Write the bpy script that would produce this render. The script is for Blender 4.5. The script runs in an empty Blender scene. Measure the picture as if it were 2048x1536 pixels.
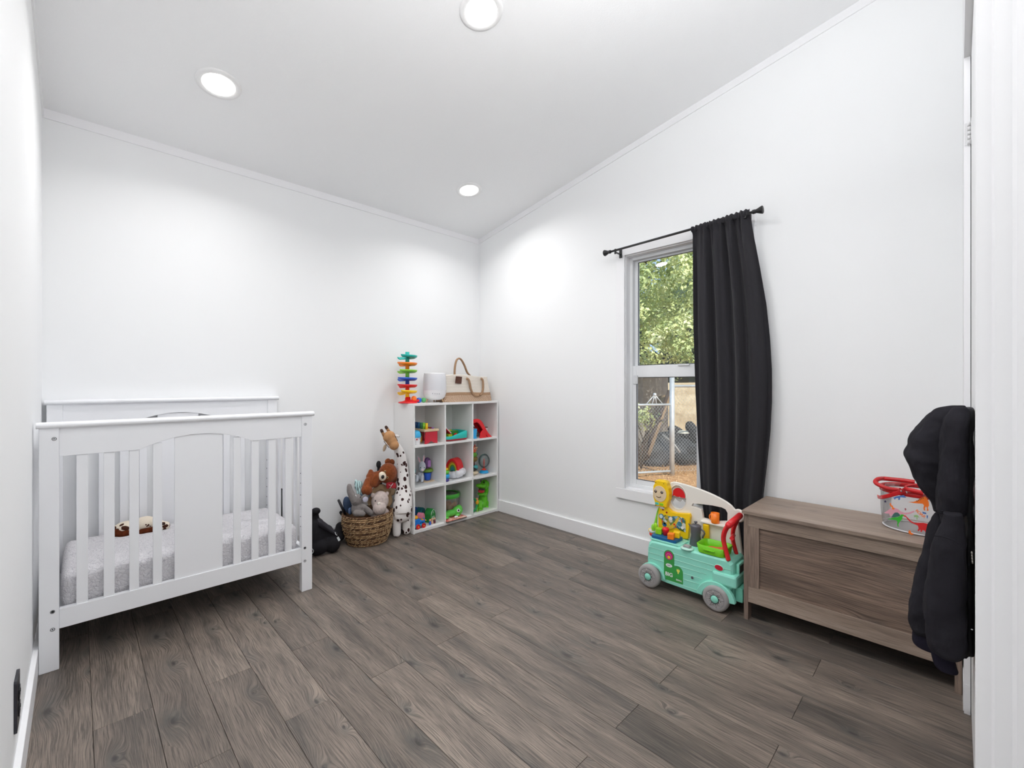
import bpy, bmesh, math, random
from mathutils import Vector, Matrix, Euler, noise as mnoise
random.seed(7)
scene = bpy.context.scene
COL = scene.collection
PI = math.pi

# ------------------------------------------------------------------ camera, world, sun, exposure
CAM_H = 1.055
cam_d = bpy.data.cameras.new('camera'); cam_d.sensor_width = 36.0; cam_d.lens = 880 / 2048 * 36.0
cam_d.clip_start = 0.01; cam_d.clip_end = 200
cam = bpy.data.objects.new('camera', cam_d); COL.objects.link(cam)
cam.location = (0, 0, CAM_H); cam.rotation_euler = (math.radians(90), 0, math.radians(-44.644))
scene.camera = cam
scene.view_settings.view_transform = 'Standard'; scene.view_settings.look = 'None'
scene.view_settings.exposure = 0.31; scene.view_settings.gamma = 1.0
scene.view_settings.use_curve_mapping = False
try:
    scene.cycles.max_bounces = 10; scene.cycles.diffuse_bounces = 7; scene.cycles.transparent_max_bounces = 24
    scene.cycles.sample_clamp_indirect = 4.0
    scene.cycles.use_denoising = True
    scene.cycles.caustics_reflective = False; scene.cycles.caustics_refractive = False
except Exception:
    pass
w = bpy.data.worlds.new('sky'); scene.world = w; w.use_nodes = True
bg = w.node_tree.nodes['Background']; bg.inputs[0].default_value = (0.50, 0.68, 1.0, 1); bg.inputs[1].default_value = 1.0
sun_d = bpy.data.lights.new('sun', 'SUN'); sun_d.energy = 5.4; sun_d.angle = 0.01; sun_d.color = (1.0, 0.94, 0.84)
sun = bpy.data.objects.new('sun', sun_d); COL.objects.link(sun)
sun.rotation_euler = Vector((-0.42, -0.78, 0.62)).to_track_quat('Z', 'Y').to_euler()
LAMP_W = 4.6
HALL_FILL_W = 7.0
BOUNCE_FILL_W = 17.0
EMIT = 6.0

# ------------------------------------------------------------------ survey helpers (room axes from the photograph's vanishing points)
_a = math.atan2(1915 - 1024, 880.0); SA, CA = math.sin(_a), math.cos(_a)
def ray(px, py):
    r = (px - 1024) / 880.0
    return Vector((SA * r + CA, -CA * r + SA, -(py - 767) / 880.0))
ORG = Vector((0, 0, CAM_H))
def PX(px, py, X): d = ray(px, py); return ORG + d * (X / d.x)
def PY(px, py, Y): d = ray(px, py); return ORG + d * (Y / d.y)
def PZ(px, py, Z): d = ray(px, py); return ORG + d * ((Z - CAM_H) / d.z)

# ------------------------------------------------------------------ materials
def lin(c):
    o = []
    for v in c[:3]:
        v = v / 255.0
        o.append(v / 12.92 if v <= 0.04045 else ((v + 0.055) / 1.055) ** 2.4)
    return (*o, 1.0)
MATS = {}
def nodes(m):
    m.use_nodes = True; nt = m.node_tree
    return nt, nt.nodes, nt.links, nt.nodes['Principled BSDF']
def mat(name, rgb, rough=0.5, metal=0.0, var=0.0, vscale=6.0, bump=0.0, bscale=60.0, bdist=0.002, spec=0.5, rgb2=None, sheen=0.0, coat=0.0, bdetail=3.0):
    if name in MATS: return MATS[name]
    m = bpy.data.materials.new(name); nt, N, L, b = nodes(m)
    b.inputs['Base Color'].default_value = lin(rgb); b.inputs['Roughness'].default_value = rough
    b.inputs['Metallic'].default_value = metal; b.inputs['Specular IOR Level'].default_value = spec
    if sheen: b.inputs['Sheen Weight'].default_value = sheen
    if coat: b.inputs['Coat Weight'].default_value = coat; b.inputs['Coat Roughness'].default_value = 0.15
    tc = N.new('ShaderNodeTexCoord')
    if var or rgb2:
        nz = N.new('ShaderNodeTexNoise'); nz.inputs['Scale'].default_value = vscale; nz.inputs['Detail'].default_value = 4
        L.new(tc.outputs['Object'], nz.inputs['Vector'])
        r = N.new('ShaderNodeValToRGB'); L.new(nz.outputs['Fac'], r.inputs[0])
        c1 = lin(rgb); c2 = lin(rgb2) if rgb2 else tuple(v * (1 - var) for v in c1[:3]) + (1,)
        r.color_ramp.elements[0].position = 0.35; r.color_ramp.elements[1].position = 0.65
        r.color_ramp.elements[0].color = c2; r.color_ramp.elements[1].color = c1
        L.new(r.outputs[0], b.inputs['Base Color'])
    if bump:
        n2 = N.new('ShaderNodeTexNoise'); n2.inputs['Scale'].default_value = bscale; n2.inputs['Detail'].default_value = bdetail
        L.new(tc.outputs['Object'], n2.inputs['Vector'])
        bp = N.new('ShaderNodeBump'); bp.inputs['Strength'].default_value = bump; bp.inputs['Distance'].default_value = bdist
        L.new(n2.outputs['Fac'], bp.inputs['Height']); L.new(bp.outputs[0], b.inputs['Normal'])
    MATS[name] = m; return m
def math_n(N, L, op, a, b=None, c=None):
    n = N.new('ShaderNodeMath'); n.operation = op
    for i, v in enumerate((a, b, c)):
        if v is None: continue
        if isinstance(v, (int, float)): n.inputs[i].default_value = v
        else: L.new(v, n.inputs[i])
    return n.outputs[0]
def mixc(N, L, fac, a, b, blend='MIX'):
    n = N.new('ShaderNodeMix'); n.data_type = 'RGBA'; n.blend_type = blend
    for i, v in ((0, fac), (6, a), (7, b)):
        if isinstance(v, (int, float)): n.inputs[i].default_value = v
        elif isinstance(v, tuple): n.inputs[i].default_value = v
        else: L.new(v, n.inputs[i])
    return n.outputs[2]
def ramp(N, L, fac, stops):
    r = N.new('ShaderNodeValToRGB'); L.new(fac, r.inputs[0]); e = r.color_ramp.elements
    while len(e) < len(stops): e.new(0.5)
    for i, (p, c) in enumerate(stops):
        e[i].position = p; e[i].color = c if len(c) == 4 else (*c, 1)
    return r.outputs[0]
def g3(v): return (v, v, v, 1)

def wood(name, light, mid, dark, axis='Y', rough=0.42, knots=1.0, scale=1.0, grain=1.0, rnd=True):
    """oak laminate: stretched grain, wavy growth lines, knots; axis = the board's long direction"""
    m = bpy.data.materials.new(name); nt, N, L, b = nodes(m)
    tc = N.new('ShaderNodeTexCoord'); vec = tc.outputs['Object']
    if rnd:
        oi = N.new('ShaderNodeObjectInfo'); cx = N.new('ShaderNodeCombineXYZ')
        L.new(math_n(N, L, 'MULTIPLY', oi.outputs['Random'], 31.7), cx.inputs[0])
        L.new(math_n(N, L, 'MULTIPLY', oi.outputs['Random'], 57.3), cx.inputs[1])
        va = N.new('ShaderNodeVectorMath'); va.operation = 'ADD'; L.new(vec, va.inputs[0]); L.new(cx.outputs[0], va.inputs[1]); vec = va.outputs[0]
    sp = N.new('ShaderNodeSeparateXYZ'); L.new(vec, sp.inputs[0])
    lx = sp.outputs[{'X': 0, 'Y': 1, 'Z': 2}[axis]]
    o = {'X': (1, 2), 'Y': (0, 2), 'Z': (0, 1)}[axis]
    cr = math_n(N, L, 'ADD', sp.outputs[o[0]], sp.outputs[o[1]])
    def V(su, sv, du=0):
        c = N.new('ShaderNodeCombineXYZ')
        L.new(math_n(N, L, 'MULTIPLY', crw if du else cr, su * scale), c.inputs[0]); L.new(math_n(N, L, 'MULTIPLY', lx, sv * scale), c.inputs[1]); return c.outputs[0]
    def NZ(v, sc, det=3, ro=0.55):
        n = N.new('ShaderNodeTexNoise'); n.inputs['Scale'].default_value = sc; n.inputs['Detail'].default_value = det; n.inputs['Roughness'].default_value = ro
        L.new(v, n.inputs['Vector']); return n.outputs['Fac']
    # knots
    crw = cr
    vo = N.new('ShaderNodeTexVoronoi'); vo.voronoi_dimensions = '2D'; vo.inputs['Scale'].default_value = 1.0; vo.inputs['Randomness'].default_value = 0.9
    L.new(V(8.0, 3.4), vo.inputs['Vector'])
    sc0 = N.new('ShaderNodeSeparateColor'); L.new(vo.outputs['Color'], sc0.inputs[0])
    kd = math_n(N, L, 'MULTIPLY', vo.outputs['Distance'], math_n(N, L, 'ADD', math_n(N, L, 'MULTIPLY', sc0.outputs[1], 1.6), 0.75))
    kmask_n = math_n(N, L, 'GREATER_THAN', N.new('ShaderNodeSeparateColor').outputs[0], 0.5)
    sc_ = N.new('ShaderNodeSeparateColor'); L.new(vo.outputs['Color'], sc_.inputs[0])
    has = math_n(N, L, 'GREATER_THAN', sc_.outputs[0], 0.52)
    push = math_n(N, L, 'MULTIPLY', math_n(N, L, 'POWER', math_n(N, L, 'MAXIMUM', math_n(N, L, 'SUBTRACT', 0.62, kd), 0.0), 2.0), math_n(N, L, 'MULTIPLY', has, 0.10 * knots))
    warp = math_n(N, L, 'MULTIPLY', math_n(N, L, 'SUBTRACT', NZ(V(7, 2.2), 1.0, 2), 0.5), 0.045)
    warp2 = math_n(N, L, 'MULTIPLY', math_n(N, L, 'SUBTRACT', NZ(V(30, 16), 1.0, 2), 0.5), 0.0035)
    crw = math_n(N, L, 'ADD', math_n(N, L, 'ADD', cr, push), math_n(N, L, 'ADD', warp, warp2))
    fine = NZ(V(430, 8.0, 1), 1.0, 5, 0.65)
    med = NZ(V(90, 3.0, 1), 1.0, 3, 0.6)
    coarse = NZ(V(12, 1.1, 1), 1.0, 3, 0.5)
    lines = math_n(N, L, 'SINE', math_n(N, L, 'MULTIPLY', crw, 1150.0 * scale))
    lines = math_n(N, L, 'MULTIPLY', math_n(N, L, 'ADD', lines, 1.0), 0.5)
    lm = NZ(V(9, 2.5), 1.3, 2)
    t = ramp(N, L, coarse, [(0.30, lin(dark)), (0.47, lin(mid)), (0.68, lin(light))])
    t = mixc(N, L, math_n(N, L, 'MULTIPLY', ramp(N, L, med, [(0.35, g3(1)), (0.52, g3(0))]), 0.22 * grain), t, lin(tuple(v * 0.72 for v in dark)))
    t = mixc(N, L, math_n(N, L, 'MULTIPLY', ramp(N, L, fine, [(0.42, g3(1)), (0.53, g3(0))]), 0.58 * grain), t, lin(tuple(v * 0.66 for v in dark)))
    t = mixc(N, L, math_n(N, L, 'MULTIPLY', ramp(N, L, fine, [(0.55, g3(0)), (0.72, g3(1))]), 0.30 * grain), t, lin(tuple(min(255, v * 1.22) for v in light)))
    lf = math_n(N, L, 'MULTIPLY', math_n(N, L, 'POWER', lines, 3.0), ramp(N, L, lm, [(0.45, g3(0)), (0.62, g3(0.28 * grain))]))
    t = mixc(N, L, lf, t, lin(tuple(v * 0.70 for v in dark)))
    # knot hearts and their cool grey halo
    halo = math_n(N, L, 'MULTIPLY', ramp(N, L, kd, [(0.05, g3(1)), (0.42, g3(0))]), has)
    t = mixc(N, L, math_n(N, L, 'MULTIPLY', math_n(N, L, 'MULTIPLY', halo, ramp(N, L, NZ(V(50, 18, 1), 1.0, 3), [(.35, g3(.2)), (.6, g3(1))])), 0.62 * knots), t, lin((80, 82, 80)))
    heart = math_n(N, L, 'MULTIPLY', ramp(N, L, math_n(N, L, 'ADD', kd, math_n(N, L, 'MULTIPLY', NZ(V(60, 30), 1.0, 2), 0.12)), [(0.09, g3(1)), (0.17, g3(0))]), has)
    t = mixc(N, L, math_n(N, L, 'MULTIPLY', heart, 0.75 * knots), t, lin((48, 46, 45)))
    if rnd:
        hv = N.new('ShaderNodeHueSaturation'); L.new(t, hv.inputs['Color'])
        L.new(math_n(N, L, 'ADD', math_n(N, L, 'MULTIPLY', oi.outputs['Random'], 0.22), 0.89), hv.inputs['Value']); t = hv.outputs[0]
    L.new(t, b.inputs['Base Color'])
    L.new(math_n(N, L, 'ADD', math_n(N, L, 'MULTIPLY', med, 0.15), rough - 0.07), b.inputs['Roughness'])
    b.inputs['Specular IOR Level'].default_value = 0.4
    bp = N.new('ShaderNodeBump'); bp.inputs['Strength'].default_value = 0.12; bp.inputs['Distance'].default_value = 0.0008
    L.new(fine, bp.inputs['Height']); L.new(bp.outputs[0], b.inputs['Normal'])
    return m

def thin_clear(name, tint=(255, 255, 255), rough=0.02, refl=0.08, alpha=0.0, body=(230, 230, 230)):
    m = bpy.data.materials.new(name); nt, N, L, b = nodes(m); N.remove(b)
    out = N['Material Output']
    tr = N.new('ShaderNodeBsdfTransparent'); tr.inputs[0].default_value = lin(tint)
    gl = N.new('ShaderNodeBsdfGlossy'); gl.inputs['Roughness'].default_value = rough
    df = N.new('ShaderNodeBsdfDiffuse'); df.inputs[0].default_value = lin(body)
    m0 = N.new('ShaderNodeMixShader'); m0.inputs[0].default_value = alpha; L.new(tr.outputs[0], m0.inputs[1]); L.new(df.outputs[0], m0.inputs[2])
    lw = N.new('ShaderNodeFresnel'); lw.inputs[0].default_value = 1.35
    f = math_n(N, L, 'ADD', math_n(N, L, 'MULTIPLY', lw.outputs[0], 0.9), refl)
    mx = N.new('ShaderNodeMixShader'); L.new(f, mx.inputs[0]); L.new(m0.outputs[0], mx.inputs[1]); L.new(gl.outputs[0], mx.inputs[2])
    L.new(mx.outputs[0], out.inputs[0]); return m

def spotted(name, base, spot, scale=(1, 1, 1), sc=28.0, lo=0.22, hi=0.30, keep=0.25, warp=0.02):
    m = bpy.data.materials.new(name); nt, N, L, b = nodes(m)
    tc = N.new('ShaderNodeTexCoord'); mp = N.new('ShaderNodeMapping'); mp.inputs['Scale'].default_value = scale
    nz = N.new('ShaderNodeTexNoise'); nz.inputs['Scale'].default_value = 25; L.new(tc.outputs['Object'], nz.inputs['Vector'])
    vm = N.new('ShaderNodeVectorMath'); vm.operation = 'MULTIPLY_ADD'; L.new(nz.outputs['Color'], vm.inputs[0]); vm.inputs[1].default_value = (warp,) * 3; L.new(tc.outputs['Object'], vm.inputs[2])
    L.new(vm.outputs[0], mp.inputs[0])
    vo = N.new('ShaderNodeTexVoronoi'); vo.inputs['Scale'].default_value = sc; L.new(mp.outputs[0], vo.inputs['Vector'])
    s = N.new('ShaderNodeSeparateColor'); L.new(vo.outputs['Color'], s.inputs[0])
    rad = math_n(N, L, 'MULTIPLY', s.outputs[0], hi)
    d = math_n(N, L, 'LESS_THAN', vo.outputs['Distance'], math_n(N, L, 'ADD', rad, lo))
    t = mixc(N, L, d, lin(base), lin(spot)); L.new(t, b.inputs['Base Color']); b.inputs['Roughness'].default_value = 0.85
    b.inputs['Specular IOR Level'].default_value = 0.2
    n2 = N.new('ShaderNodeTexNoise'); n2.inputs['Scale'].default_value = 260; L.new(tc.outputs['Object'], n2.inputs['Vector'])
    bp = N.new('ShaderNodeBump'); bp.inputs['Strength'].default_value = 0.3; bp.inputs['Distance'].default_value = 0.002
    L.new(n2.outputs['Fac'], bp.inputs['Height']); L.new(bp.outputs[0], b.inputs['Normal'])
    return m

def emitm(name, rgb, s):
    m = bpy.data.materials.new(name); nt, N, L, b = nodes(m)
    b.inputs['Base Color'].default_value = lin(rgb); b.inputs['Emission Color'].default_value = lin(rgb); b.inputs['Emission Strength'].default_value = s
    return m

# ------------------------------------------------------------------ geometry
def Rot(rx=0, ry=0, rz=0, loc=(0, 0, 0)):
    return Matrix.Translation(loc) @ Euler((rx, ry, rz)).to_matrix().to_4x4()
class G:
    def __init__(s): s.v = []; s.f = []; s.sm = []
    def add(s, vs, fs, smooth=True, M=None):
        o = len(s.v)
        s.v += [tuple(M @ Vector(p)) if M else tuple(p) for p in vs]
        s.f += [tuple(i + o for i in f) for f in fs]; s.sm += [smooth] * len(fs); return s
    def box(s, a, b, M=None):
        (x0, y0, z0), (x1, y1, z1) = a, b
        vs = [(x0, y0, z0), (x1, y0, z0), (x1, y1, z0), (x0, y1, z0), (x0, y0, z1), (x1, y0, z1), (x1, y1, z1), (x0, y1, z1)]
        return s.add(vs, [(0, 3, 2, 1), (4, 5, 6, 7), (0, 1, 5, 4), (1, 2, 6, 5), (2, 3, 7, 6), (3, 0, 4, 7)], False, M)
    def cbox(s, c, d, M=None):
        return s.box((c[0] - d[0] / 2, c[1] - d[1] / 2, c[2] - d[2] / 2), (c[0] + d[0] / 2, c[1] + d[1] / 2, c[2] + d[2] / 2), M)
    def loft(s, rings, cap=True, smooth=True, M=None, closed=True):
        n = len(rings[0]); vs = [p for r in rings for p in r]; fs = []
        for i in range(len(rings) - 1):
            for j in range(n if closed else n - 1):
                k = (j + 1) % n; fs.append((i * n + j, i * n + k, (i + 1) * n + k, (i + 1) * n + j))
        s.add(vs, fs, smooth, M)
        if cap:
            o = len(s.v) - len(vs); m = len(rings) - 1
            s.f.append(tuple(o + j for j in range(n))); s.f.append(tuple(o + m * n + j for j in reversed(range(n)))); s.sm += [False, False]
        return s
    def lathe(s, prof, c=(0, 0, 0), n=20, M=None, sx=1, sy=1, cap=True):
        rings = [[(c[0] + r * sx * math.cos(2 * PI * j / n), c[1] + r * sy * math.sin(2 * PI * j / n), c[2] + z) for j in range(n)] for r, z in prof]
        return s.loft(rings, cap, True, M)
    def ell(s, c, r, n=16, m=10, M=None, rot=None):
        if isinstance(r, (int, float)): r = (r, r, r)
        R = rot.to_matrix() if rot else Matrix.Identity(3)
        rings = []
        for i in range(m + 1):
            t = PI * (0.02 + 0.96 * i / m)
            rings.append([tuple(Vector(c) + R @ Vector((r[0] * math.sin(t) * math.cos(2 * PI * j / n), r[1] * math.sin(t) * math.sin(2 * PI * j / n), r[2] * math.cos(t)))) for j in range(n)])
        return s.loft(rings, True, True, M)
    def tube(s, path, r, n=8, flat=None, cap=True, M=None, up=None, closed=False):
        P = [Vector(p) for p in path]; k = len(P); rings = []; prev = None
        for i, p in enumerate(P):
            if closed: t = (P[(i + 1) % k] - P[i - 1]).normalized()
            else: t = (P[min(i + 1, k - 1)] - P[max(i - 1, 0)]).normalized()
            if up is not None: a = Vector(up)
            elif prev is None: a = Vector((0, 0, 1)) if abs(t.z) < 0.9 else Vector((1, 0, 0))
            else: a = prev
            x = (a - t * a.dot(t))
            if x.length < 1e-5: x = t.orthogonal()
            x.normalize(); y = t.cross(x); prev = x
            rr = r[i] if isinstance(r, (list, tuple)) else r
            fy = flat if flat else 1.0
            rings.append([tuple(p + x * (rr * math.cos(2 * PI * j / n)) + y * (rr * fy * math.sin(2 * PI * j / n))) for j in range(n)])
        if closed: rings.append(rings[0]); cap = False
        return s.loft(rings, cap, True, M)
    def cap(s, p, q, r1, r2=None, n=12):
        r2 = r2 or r1; p = Vector(p); q = Vector(q)
        s.ell(p, r1, n, 8); s.ell(q, r2, n, 8); return s.tube([p, q], [r1, r2], n)
    def cyl(s, p, q, r, n=20, r2=None, M=None):
        return s.tube([p, q], [r, r if r2 is None else r2], n, M=M)
    def disc(s, c, r, axis=(0, 0, 1), th=0.002, n=24, sx=1.0):
        a = Vector(axis).normalized(); return s.cyl(Vector(c) - a * th / 2, Vector(c) + a * th / 2, r, n)
    def prism(s, poly, z0, z1, M=None):
        n = len(poly); vs = [(x, y, z0) for x, y in poly] + [(x, y, z1) for x, y in poly]
        fs = [tuple(reversed(range(n))), tuple(range(n, 2 * n))] + [(i, (i + 1) % n, n + (i + 1) % n, n + i) for i in range(n)]
        return s.add(vs, fs, False, M)
    def grid(s, fn, nu, nv, smooth=True, M=None):
        vs = [tuple(fn(i / nu, j / nv)) for j in range(nv + 1) for i in range(nu + 1)]
        fs = [(j * (nu + 1) + i, j * (nu + 1) + i + 1, (j + 1) * (nu + 1) + i + 1, (j + 1) * (nu + 1) + i) for j in range(nv) for i in range(nu)]
        return s.add(vs, fs, smooth, M)
    def mesh(s, name, fix=True):
        me = bpy.data.meshes.new(name); me.from_pydata(s.v, [], s.f)
        me.polygons.foreach_set('use_smooth', s.sm)
        if fix:
            bm = bmesh.new(); bm.from_mesh(me); bmesh.ops.recalc_face_normals(bm, faces=bm.faces); bm.to_mesh(me); bm.free()
        me.update(); return me
    def build(s, name, m, parent=None, bevel=0, remesh=0, sub=0, solid=0, smooth_it=0, kind=None, fix=True, label=None, local=False):
        o = bpy.data.objects.new(name, s.mesh(name, fix)); COL.objects.link(o)
        if m: o.data.materials.append(m)
        attach(o, parent, local)
        if solid: md = o.modifiers.new('solid', 'SOLIDIFY'); md.thickness = solid; md.offset = 0
        if remesh:
            md = o.modifiers.new('remesh', 'REMESH'); md.mode = 'VOXEL'; md.voxel_size = remesh; md.use_smooth_shade = True
            if smooth_it: sm = o.modifiers.new('smooth', 'SMOOTH'); sm.iterations = smooth_it; sm.factor = 0.5
        if bevel: md = o.modifiers.new('bevel', 'BEVEL'); md.width = bevel; md.segments = 2; md.limit_method = 'ANGLE'; md.angle_limit = 0.6
        if sub: md = o.modifiers.new('sub', 'SUBSURF'); md.levels = sub; md.render_levels = sub
        if kind: o['kind'] = kind
        if label: o['label'] = label
        return o
def attach(o, parent, local=False):
    if parent is None: return
    o.parent = parent
    if parent.type == 'EMPTY' and not local and not parent.get('localframe'): o.location = -Vector(parent.location)
def thing(name, label, cat, loc=(0, 0, 0), rz=0, group=None, local=False):
    o = bpy.data.objects.new(name, None); COL.objects.link(o); o.location = loc; o.rotation_euler = (0, 0, rz)
    o.empty_display_size = 0.05
    if local: o['localframe'] = True
    return tag(o, label, cat, group)
def tag(o, label, cat, group=None):
    o['label'] = label; o['category'] = cat
    if group: o['group'] = group
    return o
def struct(o, label, cat=None):
    o['kind'] = 'structure'; o['label'] = label; o['category'] = cat or o.name.split('_')[0]; return o
def flat_shape(name, polys, th, M, m, parent, bevel=0, local=False, label=None):
    """outline(s) with holes, given thickness; filled through a 2D curve"""
    cu = bpy.data.curves.new(name, 'CURVE'); cu.dimensions = '2D'; cu.fill_mode = 'BOTH'; cu.extrude = th / 2; cu.bevel_depth = bevel
    for p in polys:
        sp = cu.splines.new('POLY'); sp.points.add(len(p) - 1); sp.use_cyclic_u = True
        for i, (x, y) in enumerate(p): sp.points[i].co = (x, y, 0, 1)
    tmp = bpy.data.objects.new('tmp', cu); COL.objects.link(tmp)
    me = bpy.data.meshes.new_from_object(tmp.evaluated_get(bpy.context.evaluated_depsgraph_get()))
    COL.objects.unlink(tmp); bpy.data.objects.remove(tmp); me.name = name
    me.transform(M); me.materials.clear(); me.materials.append(m)
    for p in me.polygons: p.use_smooth = False
    o = bpy.data.objects.new(name, me); COL.objects.link(o); attach(o, parent, local)
    if label: o['label'] = label
    return o
def text(name, s, size, M, m, parent, ext=0.0005, local=False, bold=0.0):
    cu = bpy.data.curves.new(name, 'FONT'); cu.body = s; cu.size = size; cu.extrude = ext; cu.align_x = 'CENTER'; cu.align_y = 'CENTER'; cu.offset = bold
    o = bpy.data.objects.new(name, cu); COL.objects.link(o); cu.materials.append(m)
    me = bpy.data.meshes.new_from_object(o.evaluated_get(bpy.context.evaluated_depsgraph_get()))
    COL.objects.unlink(o); bpy.data.objects.remove(o); me.name = name
    o = bpy.data.objects.new(name, me); COL.objects.link(o)
    o.parent = parent
    o.matrix_local = (Matrix.Translation(-Vector(parent.location)) if parent.type == 'EMPTY' and not local and not parent.get('localframe') else Matrix.Identity(4)) @ M
    return o
def copy_tree(o, parent=None):
    c = o.copy(); COL.objects.link(c); c.parent = parent
    for ch in list(o.children): copy_tree(ch, c)
    return c
def arc(cx, cy, r, a0, a1, n=10, ry=None):
    ry = ry or r
    return [(cx + r * math.cos(math.radians(a0 + (a1 - a0) * i / n)), cy + ry * math.sin(math.radians(a0 + (a1 - a0) * i / n))) for i in range(n + 1)]
def rrect(x0, y0, x1, y1, r, n=4):
    return arc(x1 - r, y1 - r, r, 0, 90, n) + arc(x0 + r, y1 - r, r, 90, 180, n) + arc(x0 + r, y0 + r, r, 180, 270, n) + arc(x1 - r, y0 + r, r, 270, 360, n)
def spline(pts, n=6):
    P = [Vector(p) for p in pts]; out = []
    for i in range(len(P) - 1):
        p0 = P[max(i - 1, 0)]; p1 = P[i]; p2 = P[i + 1]; p3 = P[min(i + 2, len(P) - 1)]
        for k in range(n):
            t = k / n
            out.append(0.5 * ((2 * p1) + (p2 - p0) * t + (2 * p0 - 5 * p1 + 4 * p2 - p3) * t * t + (3 * p1 - p0 - 3 * p2 + p3) * t ** 3))
    out.append(P[-1]); return out
FRONT = Matrix(((1, 0, 0, 0), (0, 0, -1, 0), (0, 1, 0, 0), (0, 0, 0, 1)))   # xy shape -> world XZ plane, facing -Y
def atY(y): return Matrix.Translation((0, y, 0)) @ FRONT
SIDE = Matrix(((0, 0, 1, 0), (1, 0, 0, 0), (0, 1, 0, 0), (0, 0, 0, 1)))    # xy shape -> world YZ plane
def atX(x): return Matrix.Translation((x, 0, 0)) @ SIDE

# shared materials
WALLP = mat('wall_paint', (243, 244, 245), 0.75, bump=0.05, bscale=220, bdist=0.001)
CEILP = mat('ceiling_paint', (245, 246, 247), 0.9, bump=0.35, bscale=170, bdist=0.002)
TRIMP = mat('trim_paint', (243, 243, 245), 0.45)
WHITEW = mat('white_lacquered_wood', (240, 241, 244), 0.38, bump=0.03, bscale=40)
LAMW = mat('white_laminate', (236, 236, 235), 0.45)
CHROME = mat('steel', (170, 170, 172), 0.3, 0.9)
DARK = mat('dark_hole', (30, 30, 32), 0.7)
BLACKM = mat('black_metal', (26, 26, 28), 0.45)
def pl(name, rgb, rough=0.35): return mat('plastic_' + name, rgb, rough, spec=0.5)
RED = pl('red', (222, 30, 38)); BLUE = pl('blue', (40, 96, 205)); YEL = pl('yellow', (250, 205, 20)); GRN = pl('green', (80, 190, 40))
ORG_ = pl('orange', (248, 130, 25)); TEAL = pl('teal', (25, 180, 170)); WHT = pl('white', (238, 238, 240)); LIME = pl('lime', (140, 210, 60))
MINT = pl('mint', (148, 226, 206)); GREY = pl('grey', (158, 156, 156)); DGREY = pl('dark_grey', (92, 92, 98)); PURP = pl('purple', (150, 100, 190))
INK = pl('ink', (20, 18, 20)); CYAN = pl('cyan', (40, 165, 225)); PINK = pl('pink', (240, 150, 170)); NAVY = pl('navy', (25, 85, 150)); BEIGE = pl('beige', (232, 214, 182))
PALEW = mat('pale_wood', (222, 196, 160), 0.5, var=0.12, vscale=30)
# ================================================================== the room
XL, XR, YB, YN = -0.115, 2.5, 2.946, -0.0145
HX = 2.7
def ceil_z(y): return 2.318 + 0.1727 * (2.943 - y)
YH = -1.5
# floor: sub-floor with planks as its pieces
sub = G().box((XL - .1, YH - .1, -0.03), (XR + .3, YB + .1, -0.0075)).build('floor', mat('subfloor', (38, 34, 31), 0.9))
struct(sub, 'grey-brown oak laminate plank floor of the room', 'floor')
OAK = wood('oak_laminate', (144, 131, 120), (121, 110, 101), (92, 86, 81), 'Y', grain=1.15)
W0 = 0.1425; GAP = 0.0011
pmesh = {}
def plank_mesh(w_, l_):
    k = (round(w_, 3), round(l_, 3))
    if k not in pmesh:
        b = 0.0007; x, y = w_ / 2 - GAP / 2, l_ / 2 - GAP / 2
        vs = [(-x, -y, -.007), (x, -y, -.007), (x, y, -.007), (-x, y, -.007), (-x, -y, -b), (x, -y, -b), (x, y, -b), (-x, y, -b),
              (-x + b, -y + b, 0), (x - b, -y + b, 0), (x - b, y - b, 0), (-x + b, y - b, 0)]
        fs = [(0, 3, 2, 1), (0, 1, 5, 4), (1, 2, 6, 5), (2, 3, 7, 6), (3, 0, 4, 7), (4, 5, 9, 8), (5, 6, 10, 9), (6, 7, 11, 10), (7, 4, 8, 11), (8, 9, 10, 11)]
        me = bpy.data.meshes.new('plank'); me.from_pydata(vs, [], fs); me.materials.append(OAK); pmesh[k] = me
    return pmesh[k]
k = -2
while 0.0335 + W0 * k < XR:
    x0 = max(0.0335 + W0 * k, XL); x1 = min(0.0335 + W0 * (k + 1), XR + .2)
    if x1 - x0 > 0.01:
        off = 0.737 if k % 2 == 0 else 0.367
        ys = [off + 1.11 * i for i in range(-3, 4)]
        ys = [YH] + [y for y in ys if YH + .05 < y < YB - .01] + [YB]
        for a, b in zip(ys[:-1], ys[1:]):
            o = bpy.data.objects.new('plank', plank_mesh(x1 - x0, b - a)); COL.objects.link(o); o.parent = sub
            o.location = ((x0 + x1) / 2, (a + b) / 2, random.uniform(-.0002, 0.0001))
    k += 1
# walls
z0 = -0.03
wl = G().box((XL - .1, YH - .1, z0), (XL, YB + .1, 3.3)).build('wall_left', WALLP); struct(wl, 'narrow strip of white wall beside the crib', 'wall')
wb = G().box((XL, YB, z0), (XR + .1, YB + .1, 2.9)).build('wall_back', WALLP); struct(wb, 'white wall behind the crib and cube shelf', 'wall')
# window wall with its opening
OY0, OY1, OZ0, OZ1 = 0.79, 1.497, 0.385, 1.876
g = G(); T = 0.14
g.box((XR, YH, z0), (XR + T, OY0, 3.3)); g.box((XR, OY1, z0), (XR + T, YB, 3.3)); g.box((XR, OY0, z0), (XR + T, OY1, OZ0)); g.box((XR, OY0, OZ1), (XR + T, OY1, 3.3))
wr = g.build('wall_right', WALLP); struct(wr, 'white wall holding the window and black curtain', 'wall')
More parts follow.
